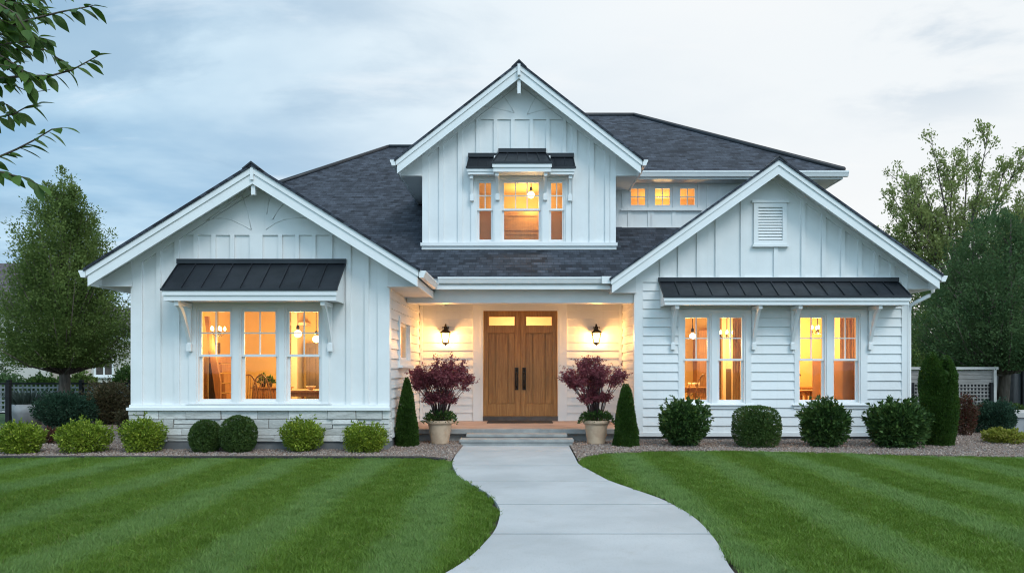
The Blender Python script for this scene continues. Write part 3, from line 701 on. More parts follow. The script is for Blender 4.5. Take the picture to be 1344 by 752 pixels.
def awning(x0, x1, y_back, y_front, z_back, z_front, seams, brs, zbot, fascia=0.16, over=0.03, xin0=0.0, xin1=0.0, wall=None):
    wall = wall or y_back
    a = MB(); n_ = 0.022
    dz = z_back - z_front
    a.add([(x0, y_front, z_front), (x1, y_front, z_front), (x1 - xin1, y_back, z_back), (x0 + xin0, y_back, z_back),
           (x0, y_front, z_front - n_), (x1, y_front, z_front - n_), (x1 - xin1, y_back, z_back - n_), (x0 + xin0, y_back, z_back - n_)],
          [(0, 1, 2, 3), (7, 6, 5, 4), (0, 4, 5, 1), (1, 5, 6, 2), (2, 6, 7, 3), (3, 7, 4, 0)])
    sm = MB(); L_ = math.hypot(y_back - y_front, dz)
    for k in range(seams + 1):
        t = k / seams; xa = x0 + (x1 - x0) * t; xb = (x0 + xin0) + (x1 - xin1 - x0 - xin0) * t; h = 0.026
        xa = min(max(xa, x0 + 0.012), x1 - 0.012); xb = min(max(xb, x0 + xin0 + 0.012), x1 - xin1 - 0.012)
        a.add([(xa - 0.009, y_front, z_front), (xa + 0.009, y_front, z_front), (xb + 0.009, y_back, z_back), (xb - 0.009, y_back, z_back),
               (xa - 0.009, y_front, z_front + h), (xa + 0.009, y_front, z_front + h), (xb + 0.009, y_back, z_back + h), (xb - 0.009, y_back, z_back + h)],
              [(4, 5, 6, 7), (0, 1, 5, 4), (1, 2, 6, 5), (3, 0, 4, 7)])
    # drip edge and wall flashing
    a.box(x0 - 0.01, x1 + 0.01, y_front - 0.012, y_front + 0.004, z_front - 0.03, z_front + 0.012)
    a.box(x0 + xin0 - 0.01, x1 - xin1 + 0.01, y_back - 0.05, y_back, z_back - 0.01, z_back + 0.075)
    am = part(a, 'awning', 'black metal')
    f = MB(); zf = z_front - 0.031
    f.box(x0 + over, x1 - over, y_front + 0.03, y_front + 0.06, zf - fascia, zf)
    f.box(x0 + over - 0.02, x1 - over + 0.02, y_front + 0.005, y_front + 0.029, zf - fascia * 0.45, zf)
    for xx, s in ((x0 + over, 1), (x1 - over, -1)):
        f.prism([(y_front + 0.061, zf - fascia), (y_back, zf - fascia), (y_back, z_back - 0.04), (y_front + 0.061, z_front - 0.03)], 'x', xx, xx + s * 0.03)
    f.build('awning_fascia', 'white trim', am)
    s = MB(); s.box(x0 + over + 0.031, x1 - over - 0.031, y_front + 0.061, y_back, zf - fascia + 0.02, zf - fascia + 0.035); s.build('awning_soffit', 'white soffit', am)
    for bx in brs: bracket(bx, wall, y_front + 0.08, zf - fascia - 0.001, zbot, am)
    return am

# ---- left wing: board and batten over a stone base
XL0, XL1 = X(175, DL), X(509.5, DL)
xcL, zcL, slL = -4.70, 4.93, 0.622
ztL = gable_roof(xcL, zcL, slL, 2.83, 2.84, 12.7, 18.6, 0.30, XL0, XL1, DL)
trio = [(264, 301.5), (320, 361), (379.6, 417.5)]
hL = window_group(DL, trio, 409, 466.5, 523.6, 249, 432, 397, 530.5, 532.5, (2, 2, 2))
zLbelt = Z(538, DL)
mb = MB(); wall_sheet(mb, XL0, XL1, zLbelt, 3.0, [hL], DL)
mb.add([(XL0, DL, 3.0), (XL1, DL, 3.0), (XL1, DL, ztL(XL1) - 0.1), (xcL, DL, zcL - 0.1), (XL0, DL, ztL(XL0) - 0.1)], [(0, 1, 2, 3, 4)])
for a, b in [(206, 212), (230, 236.5), (455, 461), (479, 484.5)]: batten(mb, a, b, zLbelt + 0.09, min(ztL(X(a, DL)), ztL(X(b, DL))) - 0.2, DL)
zLp = Z(309, DL)
for a, b in [(255, 260.5), (278.5, 284), (303, 308.5), (328.5, 345.5), (366, 371), (388, 393), (410, 415), (433, 437)]: batten(mb, a, b, Z(345, DL) + 0.02, min(zLp, ztL(X(a, DL)) - 0.2), DL)
part(mb, 'wall', 'white paint')
mb = MB(); w_ = (zcL - 0.28 - zLp) / slL
mb.prism([(xcL - w_, zLp), (xcL + w_, zLp), (xcL, zcL - 0.28)], 'y', DL - 0.033, DL - 0.001); part(mb, 'gable_panel', 'white paint')
def ornament(D, curves, y):
    m = MB()
    for c in curves: m.tube([(X(a, D), y, Z(b, D)) for a, b in c], 0.008, 6)
    part(m, 'gable_ornament', 'white soffit')
ornament(DL, [[(271.6, 289.7), (283, 287), (294, 287), (304, 289), (313.5, 293), (322, 297), (330, 302)], [(272, 290), (295, 273), (319, 257)], [(319, 257), (326, 279), (331, 302)],
              [(350, 302), (361, 294), (372.6, 289), (388, 286.5), (403, 287)], [(358.6, 289), (365, 278), (372.6, 268)], [(351, 282), (353, 268), (357, 257)]], DL - 0.034)
mb = MB()
for a, b in [(175, 187.5), (496, 509.5)]: mb.box(X(a, DL), X(b, DL), DL - 0.032, DL - 0.001, zLbelt + 0.09, min(ztL(X(a, DL)), ztL(X(b, DL))) - 0.18)
mb.box(XL1 + 0.001, XL1 + 0.03, DL - 0.032, DL + 0.14, 0.33, ztL(XL1) - 0.2); mb.box(XL0 - 0.03, XL0 - 0.001, DL - 0.032, DL + 0.14, zLbelt + 0.09, ztL(XL0) - 0.2)
part_each(mb, 'corner_board', 'white trim')
mb = MB(); mb.box(XL0 - 0.06, XL1 + 0.06, DL - 0.13, DL - 0.0, zLbelt, zLbelt + 0.05); mb.box(XL0 - 0.035, XL1 + 0.035, DL - 0.075, DL - 0.0, zLbelt + 0.05, zLbelt + 0.095); part(mb, 'belt_trim', 'white trim')
mb = MB(); mb.box(xcL - 0.035, xcL + 0.035, 12.741, 12.81, zcL - 0.48, zcL - 0.16); mb.box(xcL - 0.028, xcL + 0.028, 12.74 - 0.075, 12.7 - 0.001, zcL - 0.24, zcL - 0.02); part(mb, 'peak_bracket', 'white trim')
def stones():
    m = MB(); vals = []
    zb, zt_ = Z(579, DL), zLbelt - 0.004
    def run(u0, u1, boxf):
        z = zb
        while z < zt_ - 0.02:
            h = random.choice([0.07, 0.095, 0.115, 0.14, 0.165]); h = min(h, zt_ - z)
            if zt_ - z - h < 0.045: h = zt_ - z
            u = u0
            while u < u1 - 0.01:
                w = min(random.uniform(0.18, 0.70), u1 - u)
                if u1 - u - w < 0.1: w = u1 - u
                rows = [(0, 1)] if (h < 0.09 or random.random() < 0.6) else [(0, 0.48), (0.48, 1)]
                for ra, rb in rows:
                    j = random.uniform(-0.006, 0.006)
                    boxf(u + 0.004, u + w - 0.004, z + h * ra + 0.004, z + h * rb - 0.003 + j * (0 if rb == 1 else 1), random.uniform(0.05, 0.095)); vals.extend([random.random()] * 6)
                u += w
            z += h
    run(XL0 - 0.04, XL1 + 0.04, lambda a, b, c, d, e: m.box(a, b, DL - e, DL + 0.0, c, d))
    run(DL + 0.01, DL + 0.16, lambda a, b, c, d, e: m.box(XL1 + 0.0, XL1 + e * 0.7, a, b, c, d))
    m.v = [(v[0] + random.uniform(-.006, .006), v[1] + (random.uniform(-.012, .012) if v[1] < DL - .02 else 0), v[2] + random.uniform(-.0035, .0035)) for v in m.v]
    o = part(m, 'stone_base', 'ledge stone'); at = o.data.attributes.new('rnd', 'FLOAT', 'FACE'); at.data.foreach_set('value', np.array(vals, dtype=np.float32))
    b = o.modifiers.new('bevel', 'BEVEL'); b.width = 0.007; b.segments = 2
stones()
mb = MB(); mb.box(XL0 - 0.0, XL1 + 0.0, DL + 0.002, DL + 0.2, -0.05, zLbelt); mb.box(XL0 - 0.02, XL1 + 0.02, DL - 0.03, DL + 0.0, -0.05, Z(579, DL) - 0.004); mb.box(XL1 - 0.1, XL1 - 0.004, DL + 0.2, DB, -0.05, 0.2)
mb.box(X(834, DR), X(1190, DR), DR + 0.0, DR + 0.15, -0.05, Z(570, DR)); mb.box(X(834, DR) + 0.003, X(834, DR) + 0.1, DR + 0.15, DB, -0.05, 0.2); part_each(mb, 'foundation', 'foundation')
awning(-6.17, -3.19, DL - 0.03, 12.5, 3.32, 2.80, 9, (-5.95, -3.46), Z(461, DL), 0.165, wall=DL - 0.036)
gutter_y(xcL - 2.86, -1, 12.68, 18.5, ztL(xcL - 2.83) - 0.03); gutter_y(xcL + 2.87, 1, 12.68, 14.55, ztL(xcL + 2.84) - 0.03)
# left wing side wall towards the porch (lapped boards) with its small window, and the outer side wall
XS = XL1
sw = (14.14, 15.5, 1.52, 2.46)
mb = MB(); clap(mb, DL + 0.14, DB, 0.2, 3.2, [(sw[0] + 0.02, sw[1] - 0.02, sw[2] + 0.02, sw[3] - 0.02)], lambda u, z, o: (XS - 0.004 + o, u, z)); part(mb, 'siding', 'white paint')
cs = MB(); w = 0.11
def ringx(m, u0, u1, z0, z1, w, xa, xb):
    m.box(xa, xb, u0, u0 + w, z0, z1); m.box(xa, xb, u1 - w, u1, z0, z1); m.box(xa, xb, u0 + w, u1 - w, z0, z0 + w); m.box(xa, xb, u0 + w, u1 - w, z1 - w, z1)
ringx(cs, sw[0], sw[1], sw[2], sw[3], w, XS - 0.12, XS + 0.045); cas = part(cs, 'window_casing', 'white trim')
sl = MB(); sl.box(XS - 0.02, XS + 0.10, sw[0] - 0.05, sw[1] + 0.05, sw[2] - 0.05, sw[2] - 0.001); sl.build('window_sill', 'white trim', cas)
wn = MB(); ringx(wn, sw[0] + w, sw[1] - w, sw[2] + w, sw[3] - w, 0.05, XS - 0.07, XS - 0.03); wn = part(wn, 'window', 'white trim')
p = MB(); p.quad((XS - 0.05, sw[0] + w, sw[2] + w), (XS - 0.05, sw[1] - w, sw[2] + w), (XS - 0.05, sw[1] - w, sw[3] - w), (XS - 0.05, sw[0] + w, sw[3] - w)); p.build('pane', 'window glass', wn)
mb = MB(); mb.box(XL0 + 0.002, XL0 + 0.12, DL + 0.14, 24, -0.05, 3.2); mb.prism([(14.9, 3.1), (24, 3.1), (24, 5.9), (19.2, 5.9), (14.9, 3.3)], 'x', XL0 + 0.004, XL0 + 0.12)
mb.box(XL0 + 0.12, 7.6, 24, 24.12, -0.05, 5.9); mb.box(7.6, 7.72, DR + 0.15, 24, -0.05, 3.3); mb.box(6.6, 6.7, DU + 0.05, 24, 3.3, 5.86); part_each(mb, 'outer_wall', 'white paint')

# ---- right wing: lapped boards under a board-and-batten gable
XR0, XR1 = X(834, DR), X(1190, DR)
xcR, zcR, slR = 4.98, 5.57, 0.712
ztR = gable_roof(xcR, zcR, slR, 3.28, 3.17, 14.55, DU, 0.29, XR0, XR1, DR)
hR1 = window_group(DR, [(899.6, 928.5), (945, 973.6)], 417, 472, 524.7, 890, 985.5, 406, 530.5, 534, (2, 2))
hR2 = window_group(DR, [(1051, 1079.6), (1096, 1124)], 417, 472, 524.7, 1042, 1137.5, 406, 530.5, 534, (2, 2))
zRt = Z(364, DR)
mb = MB(); clap(mb, XR0 + 0.15, XR1 - 0.11, Z(570, DR), zRt - 0.02, [hR1, hR2], lambda u, z, o: (u, DR - o, z), 0.182); part(mb, 'siding', 'white paint')
mb = MB(); mb.add([(XR0, DR, zRt - 0.1), (XR1, DR, zRt - 0.1), (XR1, DR, ztR(XR1) - 0.1), (xcR, DR, zcR - 0.1), (XR0, DR, ztR(XR0) - 0.1)], [(0, 1, 2, 3, 4)])
for a in (866, 889.5, 914, 938.5, 971.5, 1051, 1078, 1103, 1125.5, 1147, 1168):
    batten(mb, a, a + 5.2, zRt, min(ztR(X(a, DR)), ztR(X(a + 5.2, DR))) - 0.2, DR)
batten(mb, 1015, 1020.5, zRt, Z(325, DR), DR); part(mb, 'wall', 'white paint')
mb = MB(); mb.box(XR0 + 0.0, XR1 - 0.0, DR - 0.04, DR - 0.001, Z(370.5, DR), zRt); part(mb, 'belt_trim', 'white trim')
mb = MB()
for a, b in [(834, 843.5), (1182.5, 1190.5)]: mb.box(X(a, DR), X(b, DR), DR - 0.036, DR - 0.001, Z(570, DR) - 0.02, Z(370.5, DR))
mb.box(XR0 - 0.03, XR0 - 0.001, DR - 0.036, DR + 0.14, 0.2, ztR(XR0) - 0.2); mb.box(XR1 + 0.001, XR1 + 0.03, DR - 0.036, DR + 0.14, 0.1, ztR(XR1) - 0.2); part_each(mb, 'corner_board', 'white trim')
mb = MB(); mb.box(XR0, XR1, DR - 0.05, DR - 0.0, Z(570, DR) - 0.035, Z(570, DR) + 0.04); part(mb, 'belt_trim', 'white trim')
aw = awning(2.69, 7.53, DR - 0.03, 14.42, 3.22, 2.87, 15, (2.975, 4.61, 5.395, 6.965), Z(459, DR), 0.14, wall=DR - 0.03)
gutter_y(xcR + 3.2, 1, 14.53, DU, ztR(xcR + 3.17) - 0.03)
mb = MB(); mb.tube([(8.21, 14.9, 3.15), (8.21, 14.9, 3.0), (8.15, 14.92, 2.93), (7.95, 14.98, 2.82), (7.82, 15.02, 2.74), (7.80, 15.04, 2.6), (7.80, 15.04, 0.12), (7.84, 14.95, 0.06)], 0.04, 10); part(mb, 'downspout', 'white trim')
# louvred gable vent
vx0, vx1, vz0, vz1 = X(994.5, DR), X(1026, DR), Z(315, DR), Z(273.5, DR)
mb = MB(); mb.ring(vx0 - 0.09, vx1 + 0.09, vz0 - 0.10, vz1 + 0.10, 0.088, DR - 0.05, DR - 0.001); mb.box(vx0 - 0.13, vx1 + 0.13, DR - 0.07, DR - 0.001, vz1 + 0.102, vz1 + 0.15); mb.box(vx0 - 0.12, vx1 + 0.12, DR - 0.085, DR - 0.001, vz0 - 0.15, vz0 - 0.102)
vent = part(mb, 'gable_vent', 'white trim'); mb = MB()
for k in range(11):
    z = vz0 + (vz1 - vz0) * (k + 0.1) / 11; h = (vz1 - vz0) / 11
    mb.prism([(DR - 0.042, z), (DR - 0.034, z), (DR - 0.006, z + h * 0.9), (DR - 0.014, z + h * 0.9)], 'x', vx0 - 0.004, vx1 + 0.004)
mb.build('louvres', 'white trim', vent)

# ---- porch
ZP = 0.258
rp = Roof(); mF = 0.6; E0, EZ = 14.7, 3.30
pz = lambda d: EZ + (d - E0) * mF
def PF(*xy): return [(x, y, pz(y)) for x, y in xy]
rp.plane(*PF((-7.2, E0), (-2.22, E0), (-2.22, 23.2), (-4.3, 23.2), (-7.2, 19.2)))
rp.plane(*PF((-2.22, E0), (1.72, E0), (1.72, 15.95), (-2.22, 15.95)))
rp.plane(*PF((1.72, E0), (1.80, E0), (2.23, 15.05), (4.6, 15.05), (4.6, DU), (1.93, DU), (1.93, 15.95), (1.72, 15.95)))
rp.plane(*PF((-2.22, 20.0), (-0.1, 20.0), (-0.1, 23.2), (-2.22, 23.2)))
rp.plane((-4.3, 23.2, 8.40), (-7.2, 19.2, 6.0), (-7.2, 27.2, 6.0)); rp.plane((-4.3, 23.2, 8.40), (-0.1, 23.2, 8.40), (-0.1, 27.2, 6.0), (-7.2, 27.2, 6.0))
rm = rp.build('roof', house)
mb = MB(); mb.tube([(-4.3, 23.2, 8.41), (-0.1, 23.2, 8.41)], 0.07, 6); mb.tube([(-4.3, 23.2, 8.41), (-7.2, 19.2, 6.01)], 0.07, 6); mb.build('ridge_cap', 'black metal', rm)
gutter_x(-1.74, 1.66, E0 + 0.02, EZ - 0.035)
mb = MB(); mb.box(-1.84, 1.70, E0 + 0.03, E0 + 0.06, 3.03, EZ - 0.05); mb.box(-1.84, 1.70, E0 + 0.06, 15.05, 3.06, 3.08); mb.box(-1.8, 1.68, E0 - 0.01, E0 + 0.029, 3.03, 3.10); part(mb, 'fascia', 'white trim')
mb = MB(); mb.box(XL1 + 0.03, XR0 - 0.031, 15.05, 15.3, 2.79, 3.06); part(mb, 'porch_beam', 'white trim')
mb = MB(); mb.box(1.5, 1.7, E0 - 0.14, E0 - 0.098, 3.13, 3.272); part(mb, 'gutter_end', 'white trim')
mb = MB(); mb.box(XL1, XR0, 15.3, DB, 2.96, 3.0)
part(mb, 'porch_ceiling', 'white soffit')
dc = (X(621, DB), X(744, DB), ZP, 2.96)
for a, b in ((XL1, dc[0] + 0.02), (dc[1] - 0.02, XR0)): mb = MB(); clap(mb, a, b, ZP, 2.96, [], lambda u, z, o: (u, DB - o, z)); part(mb, 'siding', 'white paint')
mb = MB(); clap(mb, DR + 0.14, DB, 0.2, 3.2, [], lambda u, z, o: (XR0 - o + 0.004, u, z)); part(mb, 'siding', 'white paint')
mb = MB(); mb.box(XL1 + 0.026, XL1 + 0.085, DB - 0.085, DB - 0.027, ZP, 2.96); mb.box(XR0 - 0.085, XR0 - 0.026, DB - 0.085, DB - 0.027, ZP, 2.96); part_each(mb, 'corner_board', 'white trim')
d0, d1, dz0, dz1 = X(634, DB), X(732, DB), Z(545.7, DB), Z(408, DB)
mb = MB(); mb.box(dc[0], d0, DB - 0.06, DB + 0.1, ZP, 2.96); mb.box(d1, dc[1], DB - 0.06, DB + 0.1, ZP, 2.96); mb.box(d0, d1, DB - 0.06, DB + 0.1, dz1, 2.96)
mb.box(d0 - 0.05, d0 - 0.001, DB - 0.08, DB - 0.061, ZP, dz1 + 0.06); mb.box(d1 + 0.001, d1 + 0.05, DB - 0.08, DB - 0.061, ZP, dz1 + 0.06); mb.box(d0 - 0.001, d1 + 0.001, DB - 0.08, DB - 0.061, dz1 + 0.001, dz1 + 0.06)
part(mb, 'door_casing', 'white trim')
mb = MB(); mb.box(d0, d1, DB - 0.09, DB + 0.1, ZP, dz0 - 0.006); part(mb, 'door_threshold', 'ceramic')
def door_leaf(x0, x1, flip):
    y0, y1 = DB + 0.0, DB + 0.045; st = 0.115; g0, g1 = Z(427, DB), Z(416, DB); p0, p1 = Z(530, DB), Z(437, DB)
    m = MB()
    ia, ib = x0 + st, x1 - st
    m.box(x0, ia, y0, y1, dz0, dz1); m.box(ib, x1, y0, y1, dz0, dz1)
    m.box(ia, ib, y0, y1, g1 + 0.02, dz1); m.box(ia, ib, y0, y1, p1, g0 - 0.02); m.box(ia, ib, y0, y1, dz0, p0)
    # recessed planked panel between the rails: wide centre board, two narrow ones
    w = ib - ia; c = [ia, ia + w * 0.27, ia + w * 0.73, ib]
    for k in range(3): m.box(c[k] + 0.012, c[k + 1] - 0.012, y0 + (0.014 if k == 1 else 0.022), y1 - 0.004, p0 + 0.014, p1 - 0.014)
    m.box(ia, ib, y0 + 0.039, y1 - 0.002, p0, p1)
    m.ring(ia, ib, p0, p1, 0.006, y0 + 0.004, y0 + 0.034)
    lf = part(m, 'front_door', 'door wood', bevel=0.004)
    f = MB(); f.ring(ia, ib, g0 - 0.02, g1 + 0.02, 0.018, y0 - 0.006, y1 - 0.003); f.build('light_frame', 'door wood', lf)
    q = MB(); q.quad((ia, y0 + 0.02, g0 - 0.01), (ib, y0 + 0.02, g0 - 0.01), (ib, y0 + 0.02, g1 + 0.01), (ia, y0 + 0.02, g1 + 0.01)); q.build('pane', 'window glass', lf)
    hx = (x1 - 0.085) if not flip else (x0 + 0.085); h0, h1 = Z(510.5, DB), Z(484, DB)
    h = MB(); h.box(hx - 0.042, hx + 0.042, y0 - 0.012, y0 - 0.001, h0 - 0.02, h1 + 0.03)
    h.tube([(hx, y0 - 0.012, h1 - 0.09), (hx, y0 - 0.055, h1 - 0.10), (hx, y0 - 0.072, h1 - 0.16), (hx, y0 - 0.072, h0 + 0.10), (hx, y0 - 0.055, h0 + 0.04), (hx, y0 - 0.012, h0 + 0.03)], 0.023, 10)
    h.tube([(hx, y0 - 0.012, h1 - 0.02), (hx, y0 - 0.035, h1 - 0.02)], 0.026, 14)
    h.build('handle', 'dark bronze', lf)
mid = (d0 + d1) / 2
door_leaf(d0 + 0.006, mid - 0.003, False); door_leaf(mid + 0.003, d1 - 0.006, True)
mb = MB(); mb.box(mid - 0.022, mid + 0.022, DB + 0.046, DB + 0.06, dz0, dz1); part(mb, 'door_astragal', 'door wood')
mb = MB(); mb.box(XL1 + 0.003, XR0 - 0.003, 14.75, DB + 0.1, 0.18, ZP); part(mb, 'porch_floor', 'porch floor')
mb = MB(); mb.box(XL1 + 0.02, XR0 + 0.02, 14.60, 14.749, ZP - 0.095, ZP + 0.003); mb.box(XL1 + 0.02, XR0 - 0.003, 14.70, 15.0, -0.05, ZP - 0.096); part(mb, 'porch_edge', 'step concrete', bevel=0.008)
for nm, a, b, y0, z0, z1 in (('step', X(613.5, 14.28), X(743, 14.28), 14.26, -0.05, 0.192), ('step', X(604.5, 13.9), X(751.5, 13.9), 13.88, -0.05, 0.128)):
    mb = MB(); mb.box(a, b, y0, 14.70 if z1 > 0.15 else 14.259, z0, z1 - 0.055); mb.box(a - 0.02, b + 0.02, y0 - 0.025, 14.599 if z1 > 0.15 else 14.234, z1 - 0.055, z1); part(mb, nm, 'step concrete', bevel=0.006)
mat_ = MB(); mat_.box(X(640, 16.5), X(725, 16.5), 16.22, 16.72, ZP + 0.001, ZP + 0.02); tag(mat_.build('doormat', 'rubber', org=(0, 16.4, ZP)), 'thin black doormat lying on the porch floor before the double doors', 'doormat')

def wall_lantern(px):
    x = X(px, 16.85); y = 16.82; zc = Z(441, 16.85)
    m = MB(); t, b = 0.098, 0.058; zt, zb = zc + 0.075, zc - 0.16
    for sx in (-1, 1):
        for sy in (-1, 1): m.tube([(x + sx * t, y + sy * t, zt), (x + sx * b, y + sy * b, zb)], 0.011, 6)
    for z, r, th in ((zt, t + 0.012, 0.018), (zb, b + 0.012, 0.018)): m.ring(x - r, x + r, z, z + th, 0.0, y, y) if False else None
    for z, r in ((zt, t), (zb, b)):
        for s in (-1, 1): m.box(x - r, x + r, y + s * r - 0.009, y + s * r + 0.009, z - 0.009, z + 0.009); m.box(x + s * r - 0.009, x + s * r + 0.009, y - r, y + r, z - 0.0085, z + 0.0085)
    m.lathe([(0.075, 0), (0.06, -0.02), (0.02, -0.03), (0.014, -0.055), (0.003, -0.062)], x, y, 16, zb - 0.006)
    # flared pyramid roof, crown and finial
    vs = []; prof = [(t + 0.03, 0.0), (t * 0.72, 0.045), (t * 0.42, 0.07), (t * 0.40, 0.105), (t * 0.5, 0.12), (t * 0.15, 0.155)]
    for r, z in prof: vs += [(x - r, y - r, zt + z), (x + r, y - r, zt + z), (x + r, y + r, zt + z), (x - r, y + r, zt + z)]
    m.add(vs, [(i * 4 + k, i * 4 + (k + 1) % 4, i * 4 + 4 + (k + 1) % 4, i * 4 + 4 + k) for i in range(len(prof) - 1) for k in range(4)] + [(0, 3, 2, 1), tuple(4 * (len(prof) - 1) + k for k in range(4))])
    m.lathe([(0.012, 0), (0.026, 0.018), (0.012, 0.038), (0.004, 0.055)], x, y, 12, zt + 0.15)
    # scrolled arm to the back plate on the wall
    m.tube([(x, y, zt + 0.14), (x, y + 0.06, zt + 0.20), (x, y + 0.12, zt + 0.17), (x, y + 0.14, zt + 0.10), (x, DB - 0.03, zt + 0.05)], 0.012, 8)
    m.box(x - 0.045, x + 0.045, DB - 0.05, DB - 0.026, zt - 0.07, zt + 0.13)
    for s in (-1, 1): m.tube([(x + s * 0.02, y - 0.02, zt + 0.10), (x + s * 0.07, y - 0.02, zt + 0.13), (x + s * 0.075, y - 0.02, zt + 0.085)], 0.008, 6)
    lo = part(m, 'wall_lantern', 'dark bronze')
    g = MB()
    for s in (-1, 1):
        g.quad((x - b, y + s * b, zb), (x + b, y + s * b, zb), (x + t, y + s * t, zt), (x - t, y + s * t, zt)); g.quad((x + s * b, y - b, zb), (x + s * b, y + b, zb), (x + s * t, y + t, zt), (x + s * t, y - t, zt))
    g.build('lantern_glass', 'frosted glass', lo)
    c = MB()
    for dx in (-0.03, 0.0, 0.03): c.lathe([(0.008, 0), (0.011, 0.03), (0.017, 0.07), (0.012, 0.11), (0.003, 0.135)], x + dx, y + (0.015 if dx else -0.015), 10, zb + 0.035)
    c.build('bulb', 'lantern flame', lo)
    lamp(lo, (x, y - 0.005, zc - 0.03), 70.0, (1.0, 0.46, 0.125), 0.08)
wall_lantern(585); wall_lantern(782.5)

# ---- dormer
XD0, XD1 = X(554.5, DD), X(808, DD)
xcD, zcD, slD = -0.14, 7.82, 0.78
ztD = gable_roof(xcD, zcD, slD, 2.55, 2.55, 15.45, 21.8, 0.30, XD0, XD1, DD)
zD0 = Z(327, DD); zDb = Z(319.5, DD)
hD = window_group(DD, [(629, 644.3), (661.5, 707), (723.5, 738)], 240, 275, 314, 618.5, 749.5, 229, 319.3, 320.3, (2, 3, 2))
mb = MB(); wall_sheet(mb, XD0, XD1, zD0 - 0.25, 5.75, [hD], DD)
mb.add([(XD0, DD, 5.75), (XD1, DD, 5.75), (XD1, DD, ztD(XD1) - 0.1), (xcD, DD, zcD - 0.1), (XD0, DD, ztD(XD0) - 0.1)], [(0, 1, 2, 3, 4)])
zDp = Z(157.5, DD)
for a in (576.5, 601, 751, 773.5, 794): batten(mb, a, a + 6, zDb, min(ztD(X(a, DD)), ztD(X(a + 6, DD))) - 0.2, DD)
for a in (625, 648, 670.5, 695, 716.5, 738): batten(mb, a, a + 5, Z(206, DD) + 0.02, min(zDp, ztD(X(a, DD)) - 0.2), DD)
part(mb, 'wall', 'white paint')
mb = MB(); w_ = (zcD - 0.28 - zDp) / slD; mb.prism([(xcD - w_, zDp), (xcD + w_, zDp), (xcD, zcD - 0.28)], 'y', DD - 0.033, DD - 0.001); part(mb, 'gable_panel', 'white paint')
ornament(DD, [[(634, 141), (645, 142), (660, 145), (675, 149)], [(660, 125), (668, 137), (675, 149)], [(646, 133), (660, 125)], [(692, 151), (709, 146), (726, 143)], [(692, 151), (697, 139), (705, 126)], [(705, 126), (726, 142)]], DD - 0.034)
mb = MB()
for a, b in [(554.5, 562.5), (800.5, 808)]: mb.box(X(a, DD), X(b, DD), DD - 0.036, DD - 0.001, zDb, min(ztD(X(a, DD)), ztD(X(b, DD))) - 0.18)
part_each(mb, 'corner_board', 'white trim')
mb = MB(); mb.box(XD0 - 0.03, XD1 + 0.03, DD - 0.10, DD - 0.001, zD0 + 0.055, zDb); mb.box(XD0 - 0.01, XD1 + 0.01, DD - 0.06, DD - 0.001, zD0 - 0.02, zD0 + 0.055); part(mb, 'belt_trim', 'white trim')
mb = MB()
for x_, s in ((XD0, 1), (XD1, -1)):
    mb.prism([(DD + 0.002, pz(DD) - 0.1), (20.2, pz(20.2) - 0.1), (20.2, 5.8), (DD + 0.002, 5.8)], 'x', x_, x_ + s * 0.1)
part_each(mb, 'wall', 'white paint')
mb = MB(); mb.box(xcD - 0.035, xcD + 0.035, 15.491, 15.56, zcD - 0.60, zcD - 0.16); mb.box(xcD - 0.03, xcD + 0.03, 15.37, 15.449, zcD - 0.26, zcD - 0.03); part(mb, 'peak_bracket', 'white trim')
yb_ = DD - 0.037
awning(X(612, 15.6), X(653, 15.6), yb_, 15.6, Z(207, DD), Z(219.5, 15.6), 3, (X(619, 15.75),), Z(265, DD), 0.115, xin0=0.03, wall=yb_)
awning(X(717, 15.6), X(755.5, 15.6), yb_, 15.6, Z(207, DD), Z(219.5, 15.6), 3, (X(748.5, 15.75),), Z(265, DD), 0.115, xin1=0.03, wall=yb_)
awning(X(645.5, 15.42), X(725, 15.42), yb_, 15.42, Z(201, DD), Z(213, 15.42), 5, (X(652.5, 15.6), X(716, 15.6)), Z(264, DD), 0.16, xin0=0.13, xin1=0.13, wall=yb_)
gutter_y(xcD - 2.58, -1, 15.43, 19.5, ztD(xcD - 2.55) - 0.02); gutter_y(xcD + 2.58, 1, 15.43, 16.55, ztD(xcD + 2.55) - 0.02)

# ---- upper storey to the right of the dormer and its hip roof
UE, UZ, mU = 16.6, 5.90, 0.6
uz = lambda d: UZ + (d - UE) * mU
ru = Roof(); RX, RY = 3.13, 21.38
ru.plane((1.95, UE, UZ), (7.15, UE, UZ), (RX, RY, uz(RY)), (-0.5, RY, uz(RY)), (-2.5, 18.98, uz(18.98)), (1.95, 18.98, uz(18.98)))
ru.plane((RX, RY, uz(RY)), (7.15, UE, UZ), (7.15, 26.16, UZ)); ru.plane((RX, RY, uz(RY)), (7.15, 26.16, UZ), (-0.5, 26.16, UZ), (-0.5, RY, uz(RY)))
ru.plane((-0.5, RY, uz(RY)), (-2.5, 18.98, uz(18.98)), (-2.5, 23.78, uz(18.98)))
uo = ru.build('roof', house); zr = uz(RY) + 0.01
mb = MB(); mb.tube([(-0.5, RY, zr), (RX, RY, zr)], 0.07, 6); mb.tube([(RX, RY, zr), (7.15, UE, UZ + 0.01)], 0.07, 6); mb.build('ridge_cap', 'black metal', uo)
gutter_x(2.42, 7.22, UE + 0.01, UZ - 0.03)
mb = MB(); mb.box(2.0, 7.13, UE + 0.012, UE + 0.04, UZ - 0.19, UZ - 0.05); mb.box(7.10, 7.13, UE + 0.041, 26, UZ - 0.19, UZ - 0.05); part(mb, 'fascia', 'white trim')
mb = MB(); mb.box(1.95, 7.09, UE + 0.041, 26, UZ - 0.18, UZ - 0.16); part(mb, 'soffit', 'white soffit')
tri = [(828.4, 846.5), (860, 879), (893, 911.6)]
tx0, tx1, tz0, tz1 = X(816.5, DU), X(918.5, DU), Z(275, DU), Z(240.5, DU)
